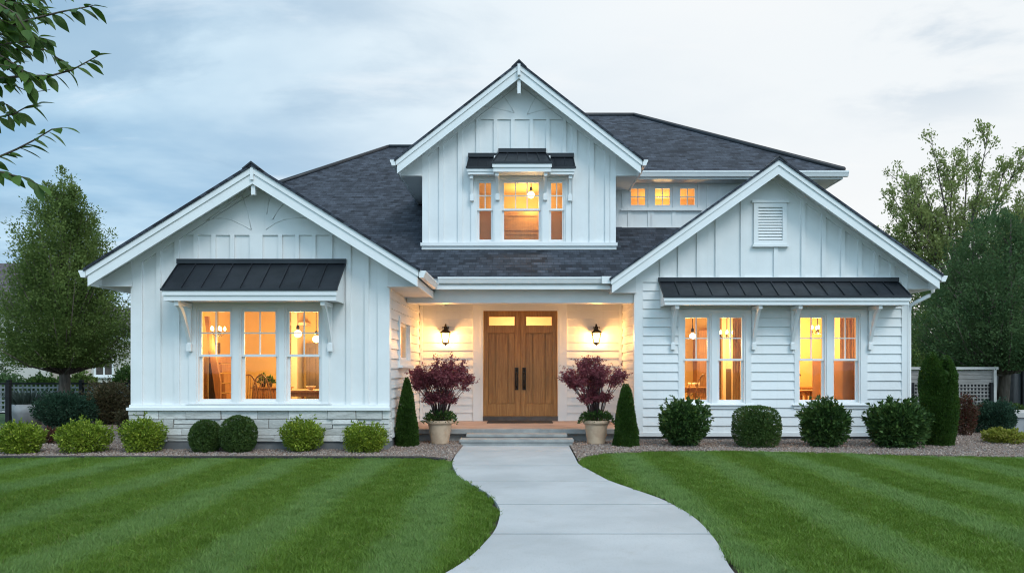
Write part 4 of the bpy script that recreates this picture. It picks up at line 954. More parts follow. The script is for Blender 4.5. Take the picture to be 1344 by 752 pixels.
mb = MB(); wall_sheet(mb, XD1, 6.7, 4.5, 5.75, [(tx0 + 0.02, tx1 - 0.02, tz0 + 0.02, tz1 - 0.02)], DU)
for a in (824, 850, 854, 882, 927, 945, 968, 992): batten(mb, a, a + 4.5, Z(298, DU), Z(277, DU) if a < 918 else 5.72, DU, 0.022)
batten(mb, 816, 945, Z(298, DU) - 0.05, Z(298, DU) + 0.0, DU, 0.03)
part(mb, 'wall', 'white paint')
cs = MB(); g0, g1 = Z(269, DU), Z(248, DU)
e = [tx0]
for a, b in tri: e += [X(a, DU) - 0.07, X(b, DU) + 0.07]
e.append(tx1)
for i in range(0, 8, 2): cs.box(e[i], e[i + 1], DU - 0.03, DU + 0.1, tz0, tz1)
for i in range(1, 7, 2): cs.box(e[i], e[i + 1], DU - 0.03, DU + 0.1, g1 + 0.07, tz1); cs.box(e[i], e[i + 1], DU - 0.03, DU + 0.1, tz0, g0 - 0.07)
cas = part(cs, 'window_casing', 'white trim'); sl = MB(); sl.box(tx0 - 0.04, tx1 + 0.04, DU - 0.07, DU - 0.001, tz0 - 0.04, tz0 - 0.001); sl.build('window_sill', 'white trim', cas)
for a, b in tri:
    xa, xb = X(a, DU), X(b, DU); w = MB(); w.ring(xa - 0.07, xb + 0.07, g0 - 0.07, g1 + 0.07, 0.068, DU + 0.0, DU + 0.05)
    xm, zm = (xa + xb) / 2, (g0 + g1) / 2; w.box(xm - 0.01, xm + 0.01, DU + 0.012, DU + 0.04, g0, g1)
    w.box(xa, xm - 0.01, DU + 0.012, DU + 0.04, zm - 0.01, zm + 0.01); w.box(xm + 0.01, xb, DU + 0.012, DU + 0.04, zm - 0.01, zm + 0.01)
    wo = part(w, 'window', 'white trim'); p = MB(); p.quad((xa, DU + 0.026, g0), (xb, DU + 0.026, g0), (xb, DU + 0.026, g1), (xa, DU + 0.026, g1)); p.build('pane', 'window glass', wo)

# ---- rooms behind the lit windows
def side_sheet(m, x, y0, y1, z0, z1, holes):
    t = MB(); wall_sheet(t, y0, y1, z0, z1, holes, 0)
    m.add([(x, v[0], v[2]) for v in t.v], t.f)
def room(x0, x1, y0, y1, z0, z1, holes, wall='room wall', floor='furniture wood', lamps=(), side=()):
    m = MB(); wall_sheet(m, x0, x1, z0, z1, holes, y0); m.quad((x0, y1, z0), (x1, y1, z0), (x1, y1, z1), (x0, y1, z1)); m.quad((x0, y0, z0), (x0, y1, z0), (x0, y1, z1), (x0, y0, z1)); side_sheet(m, x1, y0, y1, z0, z1, side); m.quad((x0, y0, z1), (x1, y0, z1), (x1, y1, z1), (x0, y1, z1))
    part(m, 'room_wall', wall); f = MB(); f.quad((x0, y0, z0), (x1, y0, z0), (x1, y1, z0), (x0, y1, z0)); part(f, 'room_floor', floor)
    for p, w in lamps: lamp(house, p, w)
FZ = 0.37
room(XL0 + 0.14, XL1 - 0.14, DL + 0.15, 17.4, FZ, 3.05, [hL], side=[sw])
room(XR0 + 0.16, XR1 - 0.16, DR + 0.15, 18.9, FZ, 3.10, [hR1, hR2])
room(XD0 + 0.12, XD1 - 0.12, DD + 0.15, 18.2, 4.12, 5.74, [hD])
room(2.0, 4.9, DU + 0.12, 18.4, 4.76, 5.66, [(tx0, tx1, tz0, tz1)], lamps=[((3.3, 18.0, 5.0), 36)])
room(d0 - 0.1, d1 + 0.1, DB + 0.11, 18.9, FZ, 3.0, [(d0, d1, FZ, dz1)], lamps=[((mid, 18.0, 2.2), 62)], wall='room white')

# ---------------------------------------------------------------- FURNISHING SEEN THROUGH THE WINDOWS
def pendant(x, y, zb, ztop, label, watts=60, r=0.075, shade='glass', group=None):
    t = thing('pendant_lamp', label, 'pendant lamp', (x, y, ztop), group)
    m = MB(); m.tube([(x, y, ztop), (x, y, zb + 0.16)], 0.008, 6); m.lathe([(0.06, 0), (0.06, 0.03)], x, y, 16, ztop - 0.03); m.lathe([(0.02, 0), (0.035, 0.02), (0.03, 0.08), (0.01, 0.10)], x, y, 12, zb + 0.08); m.build('stem', 'dark bronze', t)
    watts *= 1.35
    b = MB(); b.lathe([(r * math.sin(math.pi * k / 10) + 0.001, -r * math.cos(math.pi * k / 10)) for k in range(11)], x, y, 18, zb); b.build('bulb', 'lamp bulb', t)
    lamp(t, (x, y, zb - r - 0.10), watts, rad=0.10); return t
def chandelier(x, y, zb, ztop, label, watts=60, n=6, rad=0.2):
    t = thing('chandelier', label, 'chandelier', (x, y, ztop))
    m = MB(); m.tube([(x, y, ztop), (x, y, zb - 0.05)], 0.010, 6); b = MB()
    for k in range(n):
        a = 2 * math.pi * k / n + 0.3; ex, ey = x + rad * math.cos(a), y + rad * math.sin(a)
        m.tube([(x, y, zb + 0.02), (x + rad * 0.5 * math.cos(a), y + rad * 0.5 * math.sin(a), zb - 0.08), (ex, ey, zb - 0.02), (ex, ey, zb + 0.03)], 0.007, 6)
        b.lathe([(0.012, 0), (0.026, 0.03), (0.02, 0.065), (0.003, 0.09)], ex, ey, 10, zb + 0.03)
    m.build('arm', 'dark bronze', t); b.build('bulb', 'lamp bulb', t); lamp(t, (x, y, zb - 0.22), watts * 1.3, rad=0.12); return t
def table(x0, x1, y0, y1, z, label, nm='dining_table', cat='table'):
    t = thing(nm, label, cat, ((x0 + x1) / 2, (y0 + y1) / 2, FZ)); m = MB(); m.box(x0, x1, y0, y1, z - 0.035, z); m.build('tabletop', 'furniture wood', t)
    a = MB(); a.box(x0 + 0.08, x1 - 0.08, y0 + 0.08, y1 - 0.08, z - 0.12, z - 0.036); a.build('apron', 'furniture wood', t)
    for xx in (x0 + 0.1, x1 - 0.1):
        for yy in (y0 + 0.1, y1 - 0.1):
            l = MB(); l.tube([(xx, yy, z - 0.036), (xx, yy, z - 0.3), (xx, yy, FZ)], [0.035, 0.03, 0.022], 10); l.build('leg', 'furniture wood', t)
    return t
def spindle_chair(x, y, ang, label, group):
    """bow-back chair; the back stands at -y before turning"""
    t = thing('dining_chair', label, 'chair', (0, 0, 0), group); sz = 0.45
    s = MB(); s.lathe([(0.19, 0), (0.215, 0.015), (0.215, 0.03), (0.19, 0.04)], 0, 0, 22, sz - 0.04); s.build('seat', 'furniture wood', t)
    for sx in (-1, 1):
        for sy in (-1, 1):
            l = MB(); l.tube([(sx * 0.12, sy * 0.12, sz - 0.035), (sx * 0.20, sy * 0.20, 0.0)], [0.019, 0.013], 8); l.build('leg', 'furniture wood', t)
    bow = [(0.19 * math.cos(a), -0.17 - 0.06 * math.sin(a), sz + 0.52 * math.sin(a)) for a in np.linspace(0, math.pi, 17)]
    b = MB(); b.tube(bow, 0.013, 8); b.build('bow', 'furniture wood', t)
    p = MB()
    for k in range(1, 8):
        xx = -0.19 + 0.38 * k / 8; h = math.sqrt(max(0, 1 - (xx / 0.19) ** 2)); p.tube([(xx * 0.85, -0.16, sz), (xx, -0.17 - 0.06 * h, sz + 0.52 * h)], 0.006, 6)
    p.build('spindles', 'furniture wood', t); t.location = (x, y, FZ); t.rotation_euler = (0, 0, ang); return t
# left room
table(X(379, 14.9), X(430, 14.9), 14.5, 15.6, Z(512, 14.7), 'wooden dining table behind the right sash of the bay with the two bulbs above')
ch0 = spindle_chair(X(322, 14.5), 14.5, R(35), 'bow-backed wooden chair at the left in the middle pane of the three-window bay', 'wooden dining chairs')
c2 = copy_tree(ch0); c2.location = (X(350, 14.35), 14.35, FZ); c2.rotation_euler = (0, 0, R(-8)); c2['label'] = 'wooden chair with a rounded spindle back before the plant-topped sideboard'
sb = thing('sideboard', 'low wooden sideboard carrying two small pot plants in the middle window', 'sideboard', (X(352, 15.9), 15.9, FZ))
m = MB(); x0, x1, zt_ = X(336, 15.9), X(378, 15.9), Z(508, 15.7); m.box(x0, x1, 15.7, 16.15, FZ + 0.1, zt_ - 0.03); m.box(x0 - 0.03, x1 + 0.03, 15.66, 16.18, zt_ - 0.03, zt_); m.build('cabinet', 'furniture wood', sb)
for k in range(3):
    d = MB(); a = x0 + (x1 - x0) * k / 3; d.box(a + 0.015, a + (x1 - x0) / 3 - 0.015, 15.685, 15.699, FZ + 0.14, zt_ - 0.06); d.build('door', 'furniture wood', sb)
def pot_plant(px, y, z, h, label):
    x = X(px, y); t = thing('pot_plant', label, 'plant', (x, y, z)); m = MB(); m.lathe([(0.045, 0), (0.06, 0.08), (0.065, 0.085), (0.05, 0.086)], x, y, 16, z + 0.001); m.build('pot', 'ceramic', t)
    n = 130; d = sph(n); d[:, 2] = np.abs(d[:, 2]); P = np.array([x, y, z + 0.08]) + d * np.array([0.10, 0.10, h]) * RNG.uniform(0.4, 1, (n, 1)); leaf_cloud('foliage', P, d + np.array([0, 0, 0.4]), 0.06, 'leaf dark', t)
pot_plant(345, 15.8, zt_, 0.20, 'taller pot plant at the left end of the wooden sideboard'); pot_plant(354, 15.78, zt_, 0.14, 'smaller pot plant beside the taller one on the sideboard')
m = MB(); zt2 = Z(512, 14.7)
m.lathe([(0.03, 0), (0.08, 0.04), (0.10, 0.075), (0.09, 0.075), (0.07, 0.045)], X(408, 14.9), 14.9, 20, zt2 + 0.001); tag(m.build('bowl', 'room white', org=(X(408, 14.9), 14.9, zt2)), 'small pale bowl standing on the dining table', 'bowl')
pendant(X(391, 15.2), 15.2, Z(438, 15.2), 3.04, 'glowing bulb lamp with the brighter glow at the left of the bay right sash', 55, group=None)
pendant(X(415, 15.9), 15.9, Z(445, 15.9), 3.04, 'second glowing bulb lamp hanging near the dark cabinet behind the bay right sash', 55)
chandelier(X(286, 14.9), 14.9, Z(436, 14.9), 3.04, 'small chandelier hanging behind the left sash of the three-window bay', 22, 5, 0.13)
cb = thing('tall_cabinet', 'tall dark cabinet against the back wall behind the bay right sash', 'cabinet', (X(412, 17.1), 17.1, FZ))
m = MB(); xa, xb = X(402, 16.8), X(428, 16.8); m.box(xa, xb, 16.8, 17.35, FZ, Z(450, 16.8)); m.build('body', 'room dark', cb)
for k in range(2):
    d = MB(); a = xa + (xb - xa) * k / 2; d.ring(a + 0.02, a + (xb - xa) / 2 - 0.02, FZ + 0.1, Z(450, 16.8) - 0.05, 0.06, 16.78, 16.799); d.build('door', 'room dark', cb)
m = MB(); m.box(X(384, 17.0), X(392, 17.0), 16.9, 17.39, FZ, 3.04); m.box(X(379, 17.0), X(402, 17.0), 16.95, 17.38, Z(427, 17), Z(423, 17)); part(m, 'door_frame', 'room white')
# staircase along the left end of the room
st_ = MB(); st_.prism([(X(268, 15.0), Z(415, 15.0)), (X(273, 15.0), Z(415, 15.0)), (X(289, 15.0), Z(500, 15.0)), (X(289, 15.0), Z(530, 15)), (X(284, 15.0), Z(530, 15.0))], 'y', 15.0, 15.08)
for k in range(7): st_.box(X(275, 15.1) + 0.06 * k, X(290, 15.1) + 0.03 * k, 15.082, 15.9, FZ + 0.2 * (6 - k), FZ + 0.2 * (6 - k) + 0.18)
part(st_, 'staircase', 'furniture wood'); m = MB(); m.box(X(274, 15.95), X(288, 15.95), 15.95, 16.0, FZ, Z(450, 16)); part(m, 'stair_panel', 'room dark')
def curtain(x0, x1, y, z0, z1, mat, label, axis='x'):
    n = 60; vs = []
    for k in range(n + 1):
        u = x0 + (x1 - x0) * k / n; o = 0.025 * math.sin(k * 0.95) + 0.01 * math.sin(k * 2.3)
        for z in (z0, z1): vs.append((u, y + o, z) if axis == 'x' else (y + o, u, z))
    m = MB(); m.add(vs, [(2 * k, 2 * k + 2, 2 * k + 3, 2 * k + 1) for k in range(n)], True); org = ((x0 + x1) / 2, y, z0) if axis == 'x' else (y, (x0 + x1) / 2, z0)
    o = m.build('curtain', mat, org=org); sd = o.modifiers.new('thickness', 'SOLIDIFY'); sd.thickness = 0.006; return tag(o, label, 'curtain')
curtain(14.45, 15.4, XS - 0.26, 1.3, 2.6, 'sheer curtain', 'pale curtain drawn inside the small porch side window', 'y')
lamp(house, (XS - 0.75, 14.95, 2.15), 28)  # extra light added behind the curtain to brighten the small window; no fixture
# right rooms
pw = MB(); pw.box(5.05, 5.13, DR + 0.16, 18.88, FZ, 3.09); part(pw, 'room_partition', 'room wall')
pendant(X(909, 16.3), 16.3, Z(441, 16.3), 3.09, 'single glowing bulb lamp in the far left sash of the right wing', 75, 0.065)
chandelier(X(954, 17.2), 17.2, Z(440, 17.2), 3.09, 'chandelier of small bulbs in the second sash of the right wing', 30, 6, 0.16)
chandelier(X(1073, 16.6), 16.6, Z(434, 16.6), 3.09, 'brighter chandelier hanging in the kitchen window of the right wing', 85, 6, 0.14)
lamp(house, (X(1068, 16.9), 18.0, 2.3), 90)
table(X(893, 16.6), X(938, 16.6), 16.1, 17.0, Z(508, 16.3), 'brown wooden table laid with small cups in the right wing')
for q, pxx in enumerate((905, 912, 919)):
    m = MB(); m.lathe([(0.025, 0), (0.035, 0.05), (0.04, 0.10), (0.03, 0.10)], X(pxx, 16.4), 16.4 + 0.1 * q, 14, Z(508, 16.3) + 0.001)
    tag(m.build('cup', 'room white', org=(X(pxx, 16.4), 16.4 + 0.1 * q, Z(508, 16.3))), ('leftmost', 'middle', 'rightmost')[q] + ' of the three pale cups on the brown table in the right wing', 'cup', 'cups on the table')
c3 = copy_tree(ch0); c3.location = (X(918, 15.75), 15.75, FZ); c3.rotation_euler = (0, 0, R(15)); c3['label'] = 'wooden spindle chair pushed up to the table laid with cups'
tc = thing('tall_cabinet', 'brown cabinet behind the laid table in the right wing', 'cabinet', (X(930, 18.5), 18.5, FZ)); m = MB(); m.box(X(915, 18.4), X(942, 18.4), 18.4, 18.85, FZ, Z(444, 18.4)); m.build('body', 'furniture wood', tc)
for k in range(3): d = MB(); zz = FZ + 0.25 + k * 0.62; d.box(X(917, 18.4), X(940, 18.4), 18.385, 18.399, zz, zz + 0.55); d.build('drawer', 'furniture wood', tc)
m = MB(); m.box(X(951.5, 18.0), X(958, 18.0), 17.9, 17.95, FZ, Z(484, 18)); part(m, 'inner_door', 'room dark')
m = MB(); m.box(X(947, 18.0), X(951, 18.0), 17.88, 17.98, FZ, Z(440, 18)); m.box(X(947, 18.0), X(966, 18.0), 17.96, 18.06, FZ, 3.08); part(m, 'room_partition', 'room white')
curtain(X(962, 15.6), X(982, 15.6), 15.6, FZ + 0.02, 2.75, 'brown cloth', 'brown curtain at the right edge of the left window pair on the right wing')
curtain(X(1103, 15.4), X(1130, 15.4), 15.4, FZ + 0.02, 2.8, 'brown cloth', 'brown curtain hanging in the far right window of the right wing')
m = MB(); m.box(X(1066, 15.3), X(1129, 15.3), 15.28, 15.286, FZ, Z(472, 15.3)); tag(m.build('folding_screen', 'tan cloth', org=(X(1085, 15.3), 15.33, FZ)), 'plain tan screen standing inside the right window pair', 'screen')
kc = thing('kitchen_counter', 'pale kitchen counter with wooden top behind the right window pair', 'kitchen counter', (X(1065, 18.2), 18.2, FZ))
m = MB(); m.box(5.5, 7.2, 18.0, 18.6, FZ, Z(508, 18) - 0.04); m.build('cabinet', 'room white', kc); m = MB(); m.box(5.46, 7.24, 17.96, 18.62, Z(508, 18) - 0.04, Z(508, 18)); m.build('worktop', 'furniture wood', kc)
m = MB(); m.tube([(6.7, 18.3, Z(508, 18)), (6.7, 18.3, Z(508, 18) + 0.3), (6.72, 18.22, Z(508, 18) + 0.36), (6.74, 18.12, Z(508, 18) + 0.28)], 0.014, 8); m.build('tap', 'dark bronze', kc)
st2 = table(X(1050, 16.6), X(1068, 16.6), 16.4, 16.9, Z(512, 16.5), 'small brown side table in front of the kitchen counter', 'side_table')
# upper room
pendant(X(697, 16.24), 16.24, Z(256, 16.24), 5.73, 'bright glowing bulb in the upper dormer window', 11, 0.075); lamp(house, (0.0, 17.5, 5.3), 34)  # second light, without a fixture, added at the back to brighten the upper panes
hb = thing('panelled_headboard', 'orange wooden panelled board filling the lower half of the dormer window', 'headboard', (X(684, 16.4), 16.4, 4.13))
m = MB(); x0, x1, zt_ = X(655, 16.4), X(714, 16.4), Z(277, 16.4); m.box(x0, x1, 16.4, 16.45, 4.13, zt_); m.build('board', 'pale wood', hb); m = MB(); m.ring(x0 + 0.12, x1 - 0.12, Z(303, 16.4), Z(282, 16.4), 0.03, 16.385, 16.399); m.ring(x0 + 0.12, x1 - 0.12, Z(330, 16.4), Z(306, 16.4), 0.03, 16.385, 16.399); m.build('panel', 'pale wood', hb)
for a, b, wd in ((627, 646, 'left'), (721, 740, 'right')):
    m = MB(); m.box(X(a, 16.1), X(b, 16.1), 16.12, 16.126, Z(316, 16.1), Z(274, 16.1)); tag(m.build('window_blind', 'tan cloth', org=(X((a + b) / 2, 16.1), 16.12, Z(316, 16.1))), f'tan blind covering the lower pane of the narrow {wd}-hand dormer window', 'blind')

# ---------------------------------------------------------------- PLANTS
def ball_points(n, rx, ry, rz, p=2.0, amp=0.08, shell=0.72, kk=16, freq=3.0, zc=None):
    d = sph(n); q = (np.abs(d[:, 0]) ** p + np.abs(d[:, 1]) ** p + np.abs(d[:, 2]) ** p) ** (-1 / p)
    r = q * lobes(d, kk, amp, freq) * (RNG.random(n) ** 0.5 * (1 - shell) + shell)
    P = d * r[:, None] * np.array([rx, ry, rz]); zc = rz * 0.96 if zc is None else zc
    P[:, 2] += zc; ok = P[:, 2] > 0.015; return P[ok], d[ok]
def stems(parent, loc, n, r, h, mat='twig', rad=0.008, spread=1.0):
    m = MB()
    for k in range(n):
        a = random.uniform(0, 6.28); q = r * math.sqrt(random.random()); m.tube([(loc[0] + 0.12 * q * math.cos(a), loc[1] + 0.12 * q * math.sin(a), loc[2] - 0.02), (loc[0] + 0.5 * q * spread * math.cos(a), loc[1] + 0.5 * q * spread * math.sin(a), loc[2] + h * 0.5), (loc[0] + q * spread * math.cos(a), loc[1] + q * spread * math.sin(a), loc[2] + h * random.uniform(0.8, 1))], [rad, rad * 0.7, rad * 0.35], 5)
    return m.build('stems', mat, parent)
def shrub(name, label, px0, px1, pyt, pyb, D, mat, kind='loose', leaf=0.05, n=3000, group=None, cat='shrub', p=2.0):
    x = (X(px0, D) + X(px1, D)) / 2; rx = (X(px1, D) - X(px0, D)) / 2; h = (pyb - pyt) * D / FPX; z0 = 0.0
    t = thing(name, label, cat, (x, D, z0), group); loc = np.array([x, D, z0])
    stems(t, (x, D, z0), 14, rx * 0.7, h * 0.75)
    if kind == 'clipped':
        P, d = ball_points(n, rx * 0.97, rx * 0.97, h / 1.96, p, 0.025, 0.86, 30, 5)
        k = n // 3; di = sph(k); Pi = di * RNG.uniform(0.3, 0.86, (k, 1)) * np.array([rx, rx, h / 1.96]) * 0.95 * ((np.abs(di) ** p).sum(1) ** (-1 / p))[:, None]; Pi[:, 2] += h / 1.96 * 0.96; Pi = Pi[Pi[:, 2] > 0.03]
        S = np.concatenate([leaf * RNG.uniform(0.7, 1.3, len(P)), leaf * RNG.uniform(2.0, 3.2, len(Pi))]); P = np.concatenate([P, Pi]); d = np.concatenate([d, sph(len(Pi))])
        leaf_cloud('foliage', P + loc, d * 0.8 + sph(len(P)) * 0.8, S, mat, t, 0.3)
    else:
        P, d = ball_points(n, rx * 0.9, rx * 0.85, h / 2.1, p, 0.13, 0.55, 26, 4)
        A = d * 0.9 + sph(len(P)) * 0.7 + np.array([0, 0, 0.45])
        # shoots standing out of the mound
        ns = 55; dd = sph(ns); dd[:, 2] = np.abs(dd[:, 2]) * 0.9 + 0.05; dd = unit(dd); base = dd * np.array([rx * 0.86, rx * 0.82, h / 2.2]) + np.array([0, 0, h / 2.1])
        tt = RNG.random((ns, 12, 1)) * RNG.uniform(0.05, 0.2, (ns, 1, 1)) * h * 1.0
        S = (base[:, None, :] + (dd * 0.8 + np.array([0, 0, 0.35]))[:, None, :] * tt).reshape(-1, 3); SA = np.repeat(dd, 12, 0) * 0.8 + sph(ns * 12) * 0.6
        P = np.concatenate([P, S + RNG.normal(0, 0.012, S.shape)]); A = np.concatenate([A, SA])
        k = n // 4; di = sph(k); Pi = di * RNG.uniform(0.1, 0.75, (k, 1)) * np.array([rx * .9, rx * .85, h / 2.1]); Pi[:, 2] += h / 2.1; Pi = Pi[Pi[:, 2] > 0.03]
        S = np.concatenate([leaf * RNG.uniform(0.7, 1.3, len(P)), leaf * RNG.uniform(1.3, 2.2, len(Pi))])
        leaf_cloud('foliage', np.concatenate([P, Pi]) + loc, np.concatenate([A, sph(len(Pi))]), S, mat, t)
    return t
gl = 'bright green mounded shrubs in the left bed'
shrub('mounded_shrub', 'bright lime green shrub at the far left end of the gravel bed', -2, 57, 557, 598, 12.55, 'leaf lime', leaf=0.045, n=3600, group=gl)
shrub('mounded_shrub', 'broad lime green shrub in front of the dark rounded evergreen', 74, 146, 553, 595, 12.7, 'leaf lime', leaf=0.045, n=4200, group=gl)
shrub('mounded_shrub', 'lime green shrub at the left corner of the stone base', 157, 216, 550, 595, 12.75, 'leaf lime', leaf=0.042, n=3600, group=gl)
shrub('mounded_shrub', 'lime green shrub right of the two clipped green balls', 367, 425, 548, 592, 12.8, 'leaf lime', leaf=0.042, n=3600, group=gl)
shrub('mounded_shrub', 'lime green shrub beside the left clipped cone under the wing corner', 449, 509, 554, 593, 12.75, 'leaf lime', leaf=0.042, n=3600, group=gl)
gb = 'clipped green balls before the stone base'
shrub('clipped_ball', 'smaller clipped green ball, left one of the touching pair', 249.5, 290, 547, 590, 12.75, 'leaf box', 'clipped', 0.024, 7500, gb, 'topiary', 2.3)
shrub('clipped_ball', 'larger clipped green ball, right one of the touching pair', 290, 336, 542, 591, 12.72, 'leaf box', 'clipped', 0.024, 9000, gb, 'topiary', 2.3)
gr = 'dark green shrubs along the right wing'
shrub('leafy_shrub', 'dark leafy shrub beneath the first right-wing window', 865, 931, 527, 588, 13.75, 'leaf dark', leaf=0.075, n=3300, group=gr)
shrub('clipped_shrub', 'barrel-shaped clipped shrub between the two right-wing window pairs', 963, 1023, 536, 590, 13.65, 'leaf box', 'clipped', 0.028, 9500, None, 'topiary', 3.2)
shrub('leafy_shrub', 'dark leafy shrub under the second window pair of the right wing', 1050, 1114, 530, 592, 13.6, 'leaf dark', leaf=0.075, n=3300, group=gr)
shrub('leafy_shrub', 'widest dark leafy shrub at the right corner of the house beside the columnar evergreen', 1139, 1218, 530, 593, 13.55, 'leaf dark', leaf=0.078, n=4000, group=gr)
def cone(name, label, px, pyt, pyb, wpx, D, n, mat='leaf conifer', prof=None, tops=1, group=None, leaf=0.03):
    x = X(px, D); Rb = wpx / 2 * D / FPX; h = (pyb - pyt) * D / FPX; t = thing(name, label, 'topiary' if tops == 1 else 'evergreen', (x, D, 0), group)
    m = MB(); m.tube([(x, D, -0.02), (x, D, h * 0.8)], [0.035, 0.01], 8); m.build('trunk', 'bark', t)
    u = RNG.random(n * 2); keep = RNG.random(n * 2) < np.maximum(prof(u), 0.04); u = u[keep][:n]; k = len(u); a = RNG.uniform(0, 2 * math.pi, k)
    r = prof(u) * Rb * (RNG.random(k) ** 0.5 * 0.22 + 0.78) * (1 + 0.05 * np.sin(a * 3 + u * 9) + 0.03 * np.sin(a * 7 - u * 17))
    P = np.stack([x + r * np.cos(a), D + r * np.sin(a), u * h], 1)
    if tops == 2:
        s = np.sign(np.cos(a)); f = np.clip((u - 0.62) / 0.38, 0, 1); P[:, 0] = np.where(f > 0, x + s * Rb * 0.36 * f + (P[:, 0] - x) * (1 - 0.42 * f), P[:, 0]); P[:, 2] -= np.where(s > 0, 0.035 * f * h, 0)
    P[:, 2] = np.maximum(P[:, 2], 0.02)
    ki = k // 3; ii = RNG.choice(k, ki); Pi = P[ii].copy(); q = RNG.uniform(0.2, 0.85, (ki, 1)); cx = x + (np.sign(P[ii, 0] - x) * Rb * 0.3 * np.clip((u[ii] - 0.62) / 0.38, 0, 1) if tops == 2 else 0.0)
    Pi[:, 0] = cx + (Pi[:, 0] - cx) * q[:, 0]; Pi[:, 1] = D + (Pi[:, 1] - D) * q[:, 0]; Pi[:, 2] *= 0.97
    A = np.concatenate([np.stack([np.cos(a) * 0.7, np.sin(a) * 0.7, np.full(k, 0.75)], 1) + sph(k) * 0.5, sph(ki)]); S = np.concatenate([leaf * RNG.uniform(0.7, 1.3, k), leaf * RNG.uniform(1.8, 2.8, ki)])
    leaf_cloud('foliage', np.concatenate([P, Pi]), A, S, mat, t, 0.3)
    return t
gc = 'clipped cones flanking the porch'
pc = lambda u: np.clip((1 - u) ** 0.62 * (0.86 + 0.16 * np.sin(np.clip(u * 4, 0, 1.57))) * 1.02, 0.0, 1)
cone('clipped_cone', 'taller clipped green cone beside the left potted shrub', 534, 497, 588, 33, 13.75, 12000, prof=pc, group=gc, leaf=0.026)
cone('clipped_cone', 'blunt-topped clipped green cone beside the right potted shrub', 821.5, 506, 588, 34, 13.75, 12000, prof=lambda u: np.clip((1 - u * 0.97) ** 0.5 * 1.0, 0.1, 1) * np.where(u > 0.94, 0.8, 1), group=gc, leaf=0.026)
cone('columnar_evergreen', 'tall green columnar evergreen with a notched top beside the house corner', 1232, 463, 586, 44, 13.9, 20000, prof=lambda u: np.clip(np.minimum(0.82 + u * 0.55, 1.0) * np.clip((1 - u) * 4.2, 0, 1) ** 0.5, 0, 1), tops=2, leaf=0.032)

def potted(label, px, D):
    x = X(px, D); s = D / FPX; t = thing('potted_shrub', label, 'potted shrub', (x, D, 0.02), 'red shrubs in clay pots by the porch'); z = 0.02; r = 17 * s; h = 31 * s
    m = MB(); m.lathe([(r * 0.66, 0), (r * 0.70, 0.012), (r * 0.69, 0.03), (r * 0.90, h * 0.80), (r * 0.90, h * 0.84), (r * 1.0, h * 0.85), (r * 1.03, h * 0.90), (r * 1.0, h), (r * 0.90, h), (r * 0.88, h * 0.9), (0.02, h * 0.88)], x, D, 36, z)
    m.build('pot', 'terracotta cream', t)
    n = 900; P, d = ball_points(n, 24 * s, 22 * s, 11 * s, 2, 0.15, 0.5, 20, 4, zc=0); P2 = P[P[:, 2] > -0.06]; d2 = d[P[:, 2] > -0.06]
    n = 900; dd = sph(n); dd[:, 2] = np.abs(dd[:, 2]); P2 = dd * np.array([23 * s, 21 * s, 12 * s]) * (RNG.random((n, 1)) ** 0.4); fall = np.clip(np.hypot(P2[:, 0], P2[:, 1]) - 17 * s, 0, 1); P2[:, 2] -= fall * 0.9
    leaf_cloud('underplanting', P2 + np.array([x, D, z + h]), dd + np.array([0, 0, 0.3]), 0.055, 'leaf dark', t)
    st, tips = MB(), []
    zb = z + h * 0.9
    for k in range(46):
        a = random.uniform(0, 6.28); q = math.sqrt(random.random()); ex = x + q * 40 * s * math.cos(a); ey = D + q * 34 * s * math.sin(a); ez = zb + (82 - 16 * q * q) * s * random.uniform(0.76, 1.02)
        p0 = Vector((x + 0.07 * q * math.cos(a), D + 0.07 * q * math.sin(a), zb - 0.03)); p3 = Vector((ex, ey, ez)); p1 = p0.lerp(p3, 0.4) + Vector((-(ex - x) * 0.12, -(ey - D) * 0.12, 0.04)); p2 = p0.lerp(p3, 0.72) + Vector((0, 0, 0.02))
        st.tube([p0, p1, p2, p3], [0.010, 0.007, 0.005, 0.002], 5); tips.append((p1, p2, p3))
    L_, A_ = [], []
    for p1, p2, p3 in tips:
        for k in range(30):
            tt = random.random(); c = p1.lerp(p2, tt) if tt < 0.25 else p2.lerp(p3, random.random()); dr = Vector(sph(1)[0]); ln = random.uniform(0.03, 0.19)
            e = c + Vector((dr.x * .8, dr.y * .8, abs(dr.z) * 0.75 + 0.25)) * ln + Vector(((c.x - x) * 0.12, (c.y - D) * 0.12, 0.0))
            if e.z < zb + 24 * s: continue
            if k < 7: st.tube([c, e], [0.003, 0.0015], 3)
            for j in range(13):
                f = random.uniform(0.25, 1.1); L_.append(c.lerp(e, f)); A_.append(dr * 0.6 + Vector(sph(1)[0]) * 0.9 + Vector((0, 0, 0.1)))
    st.build('stems', 'red twig', t)
    leaf_cloud('foliage', np.array(L_) + RNG.normal(0, 0.014, (len(L_), 3)), np.array(A_), 0.042, 'leaf red', t, 0.24)
    return t
potted('dark red feathery shrub in a cream pot left of the steps', 577.5, 14.15)
potted('dark red feathery shrub in a cream pot right of the steps', 782.5, 14.15)

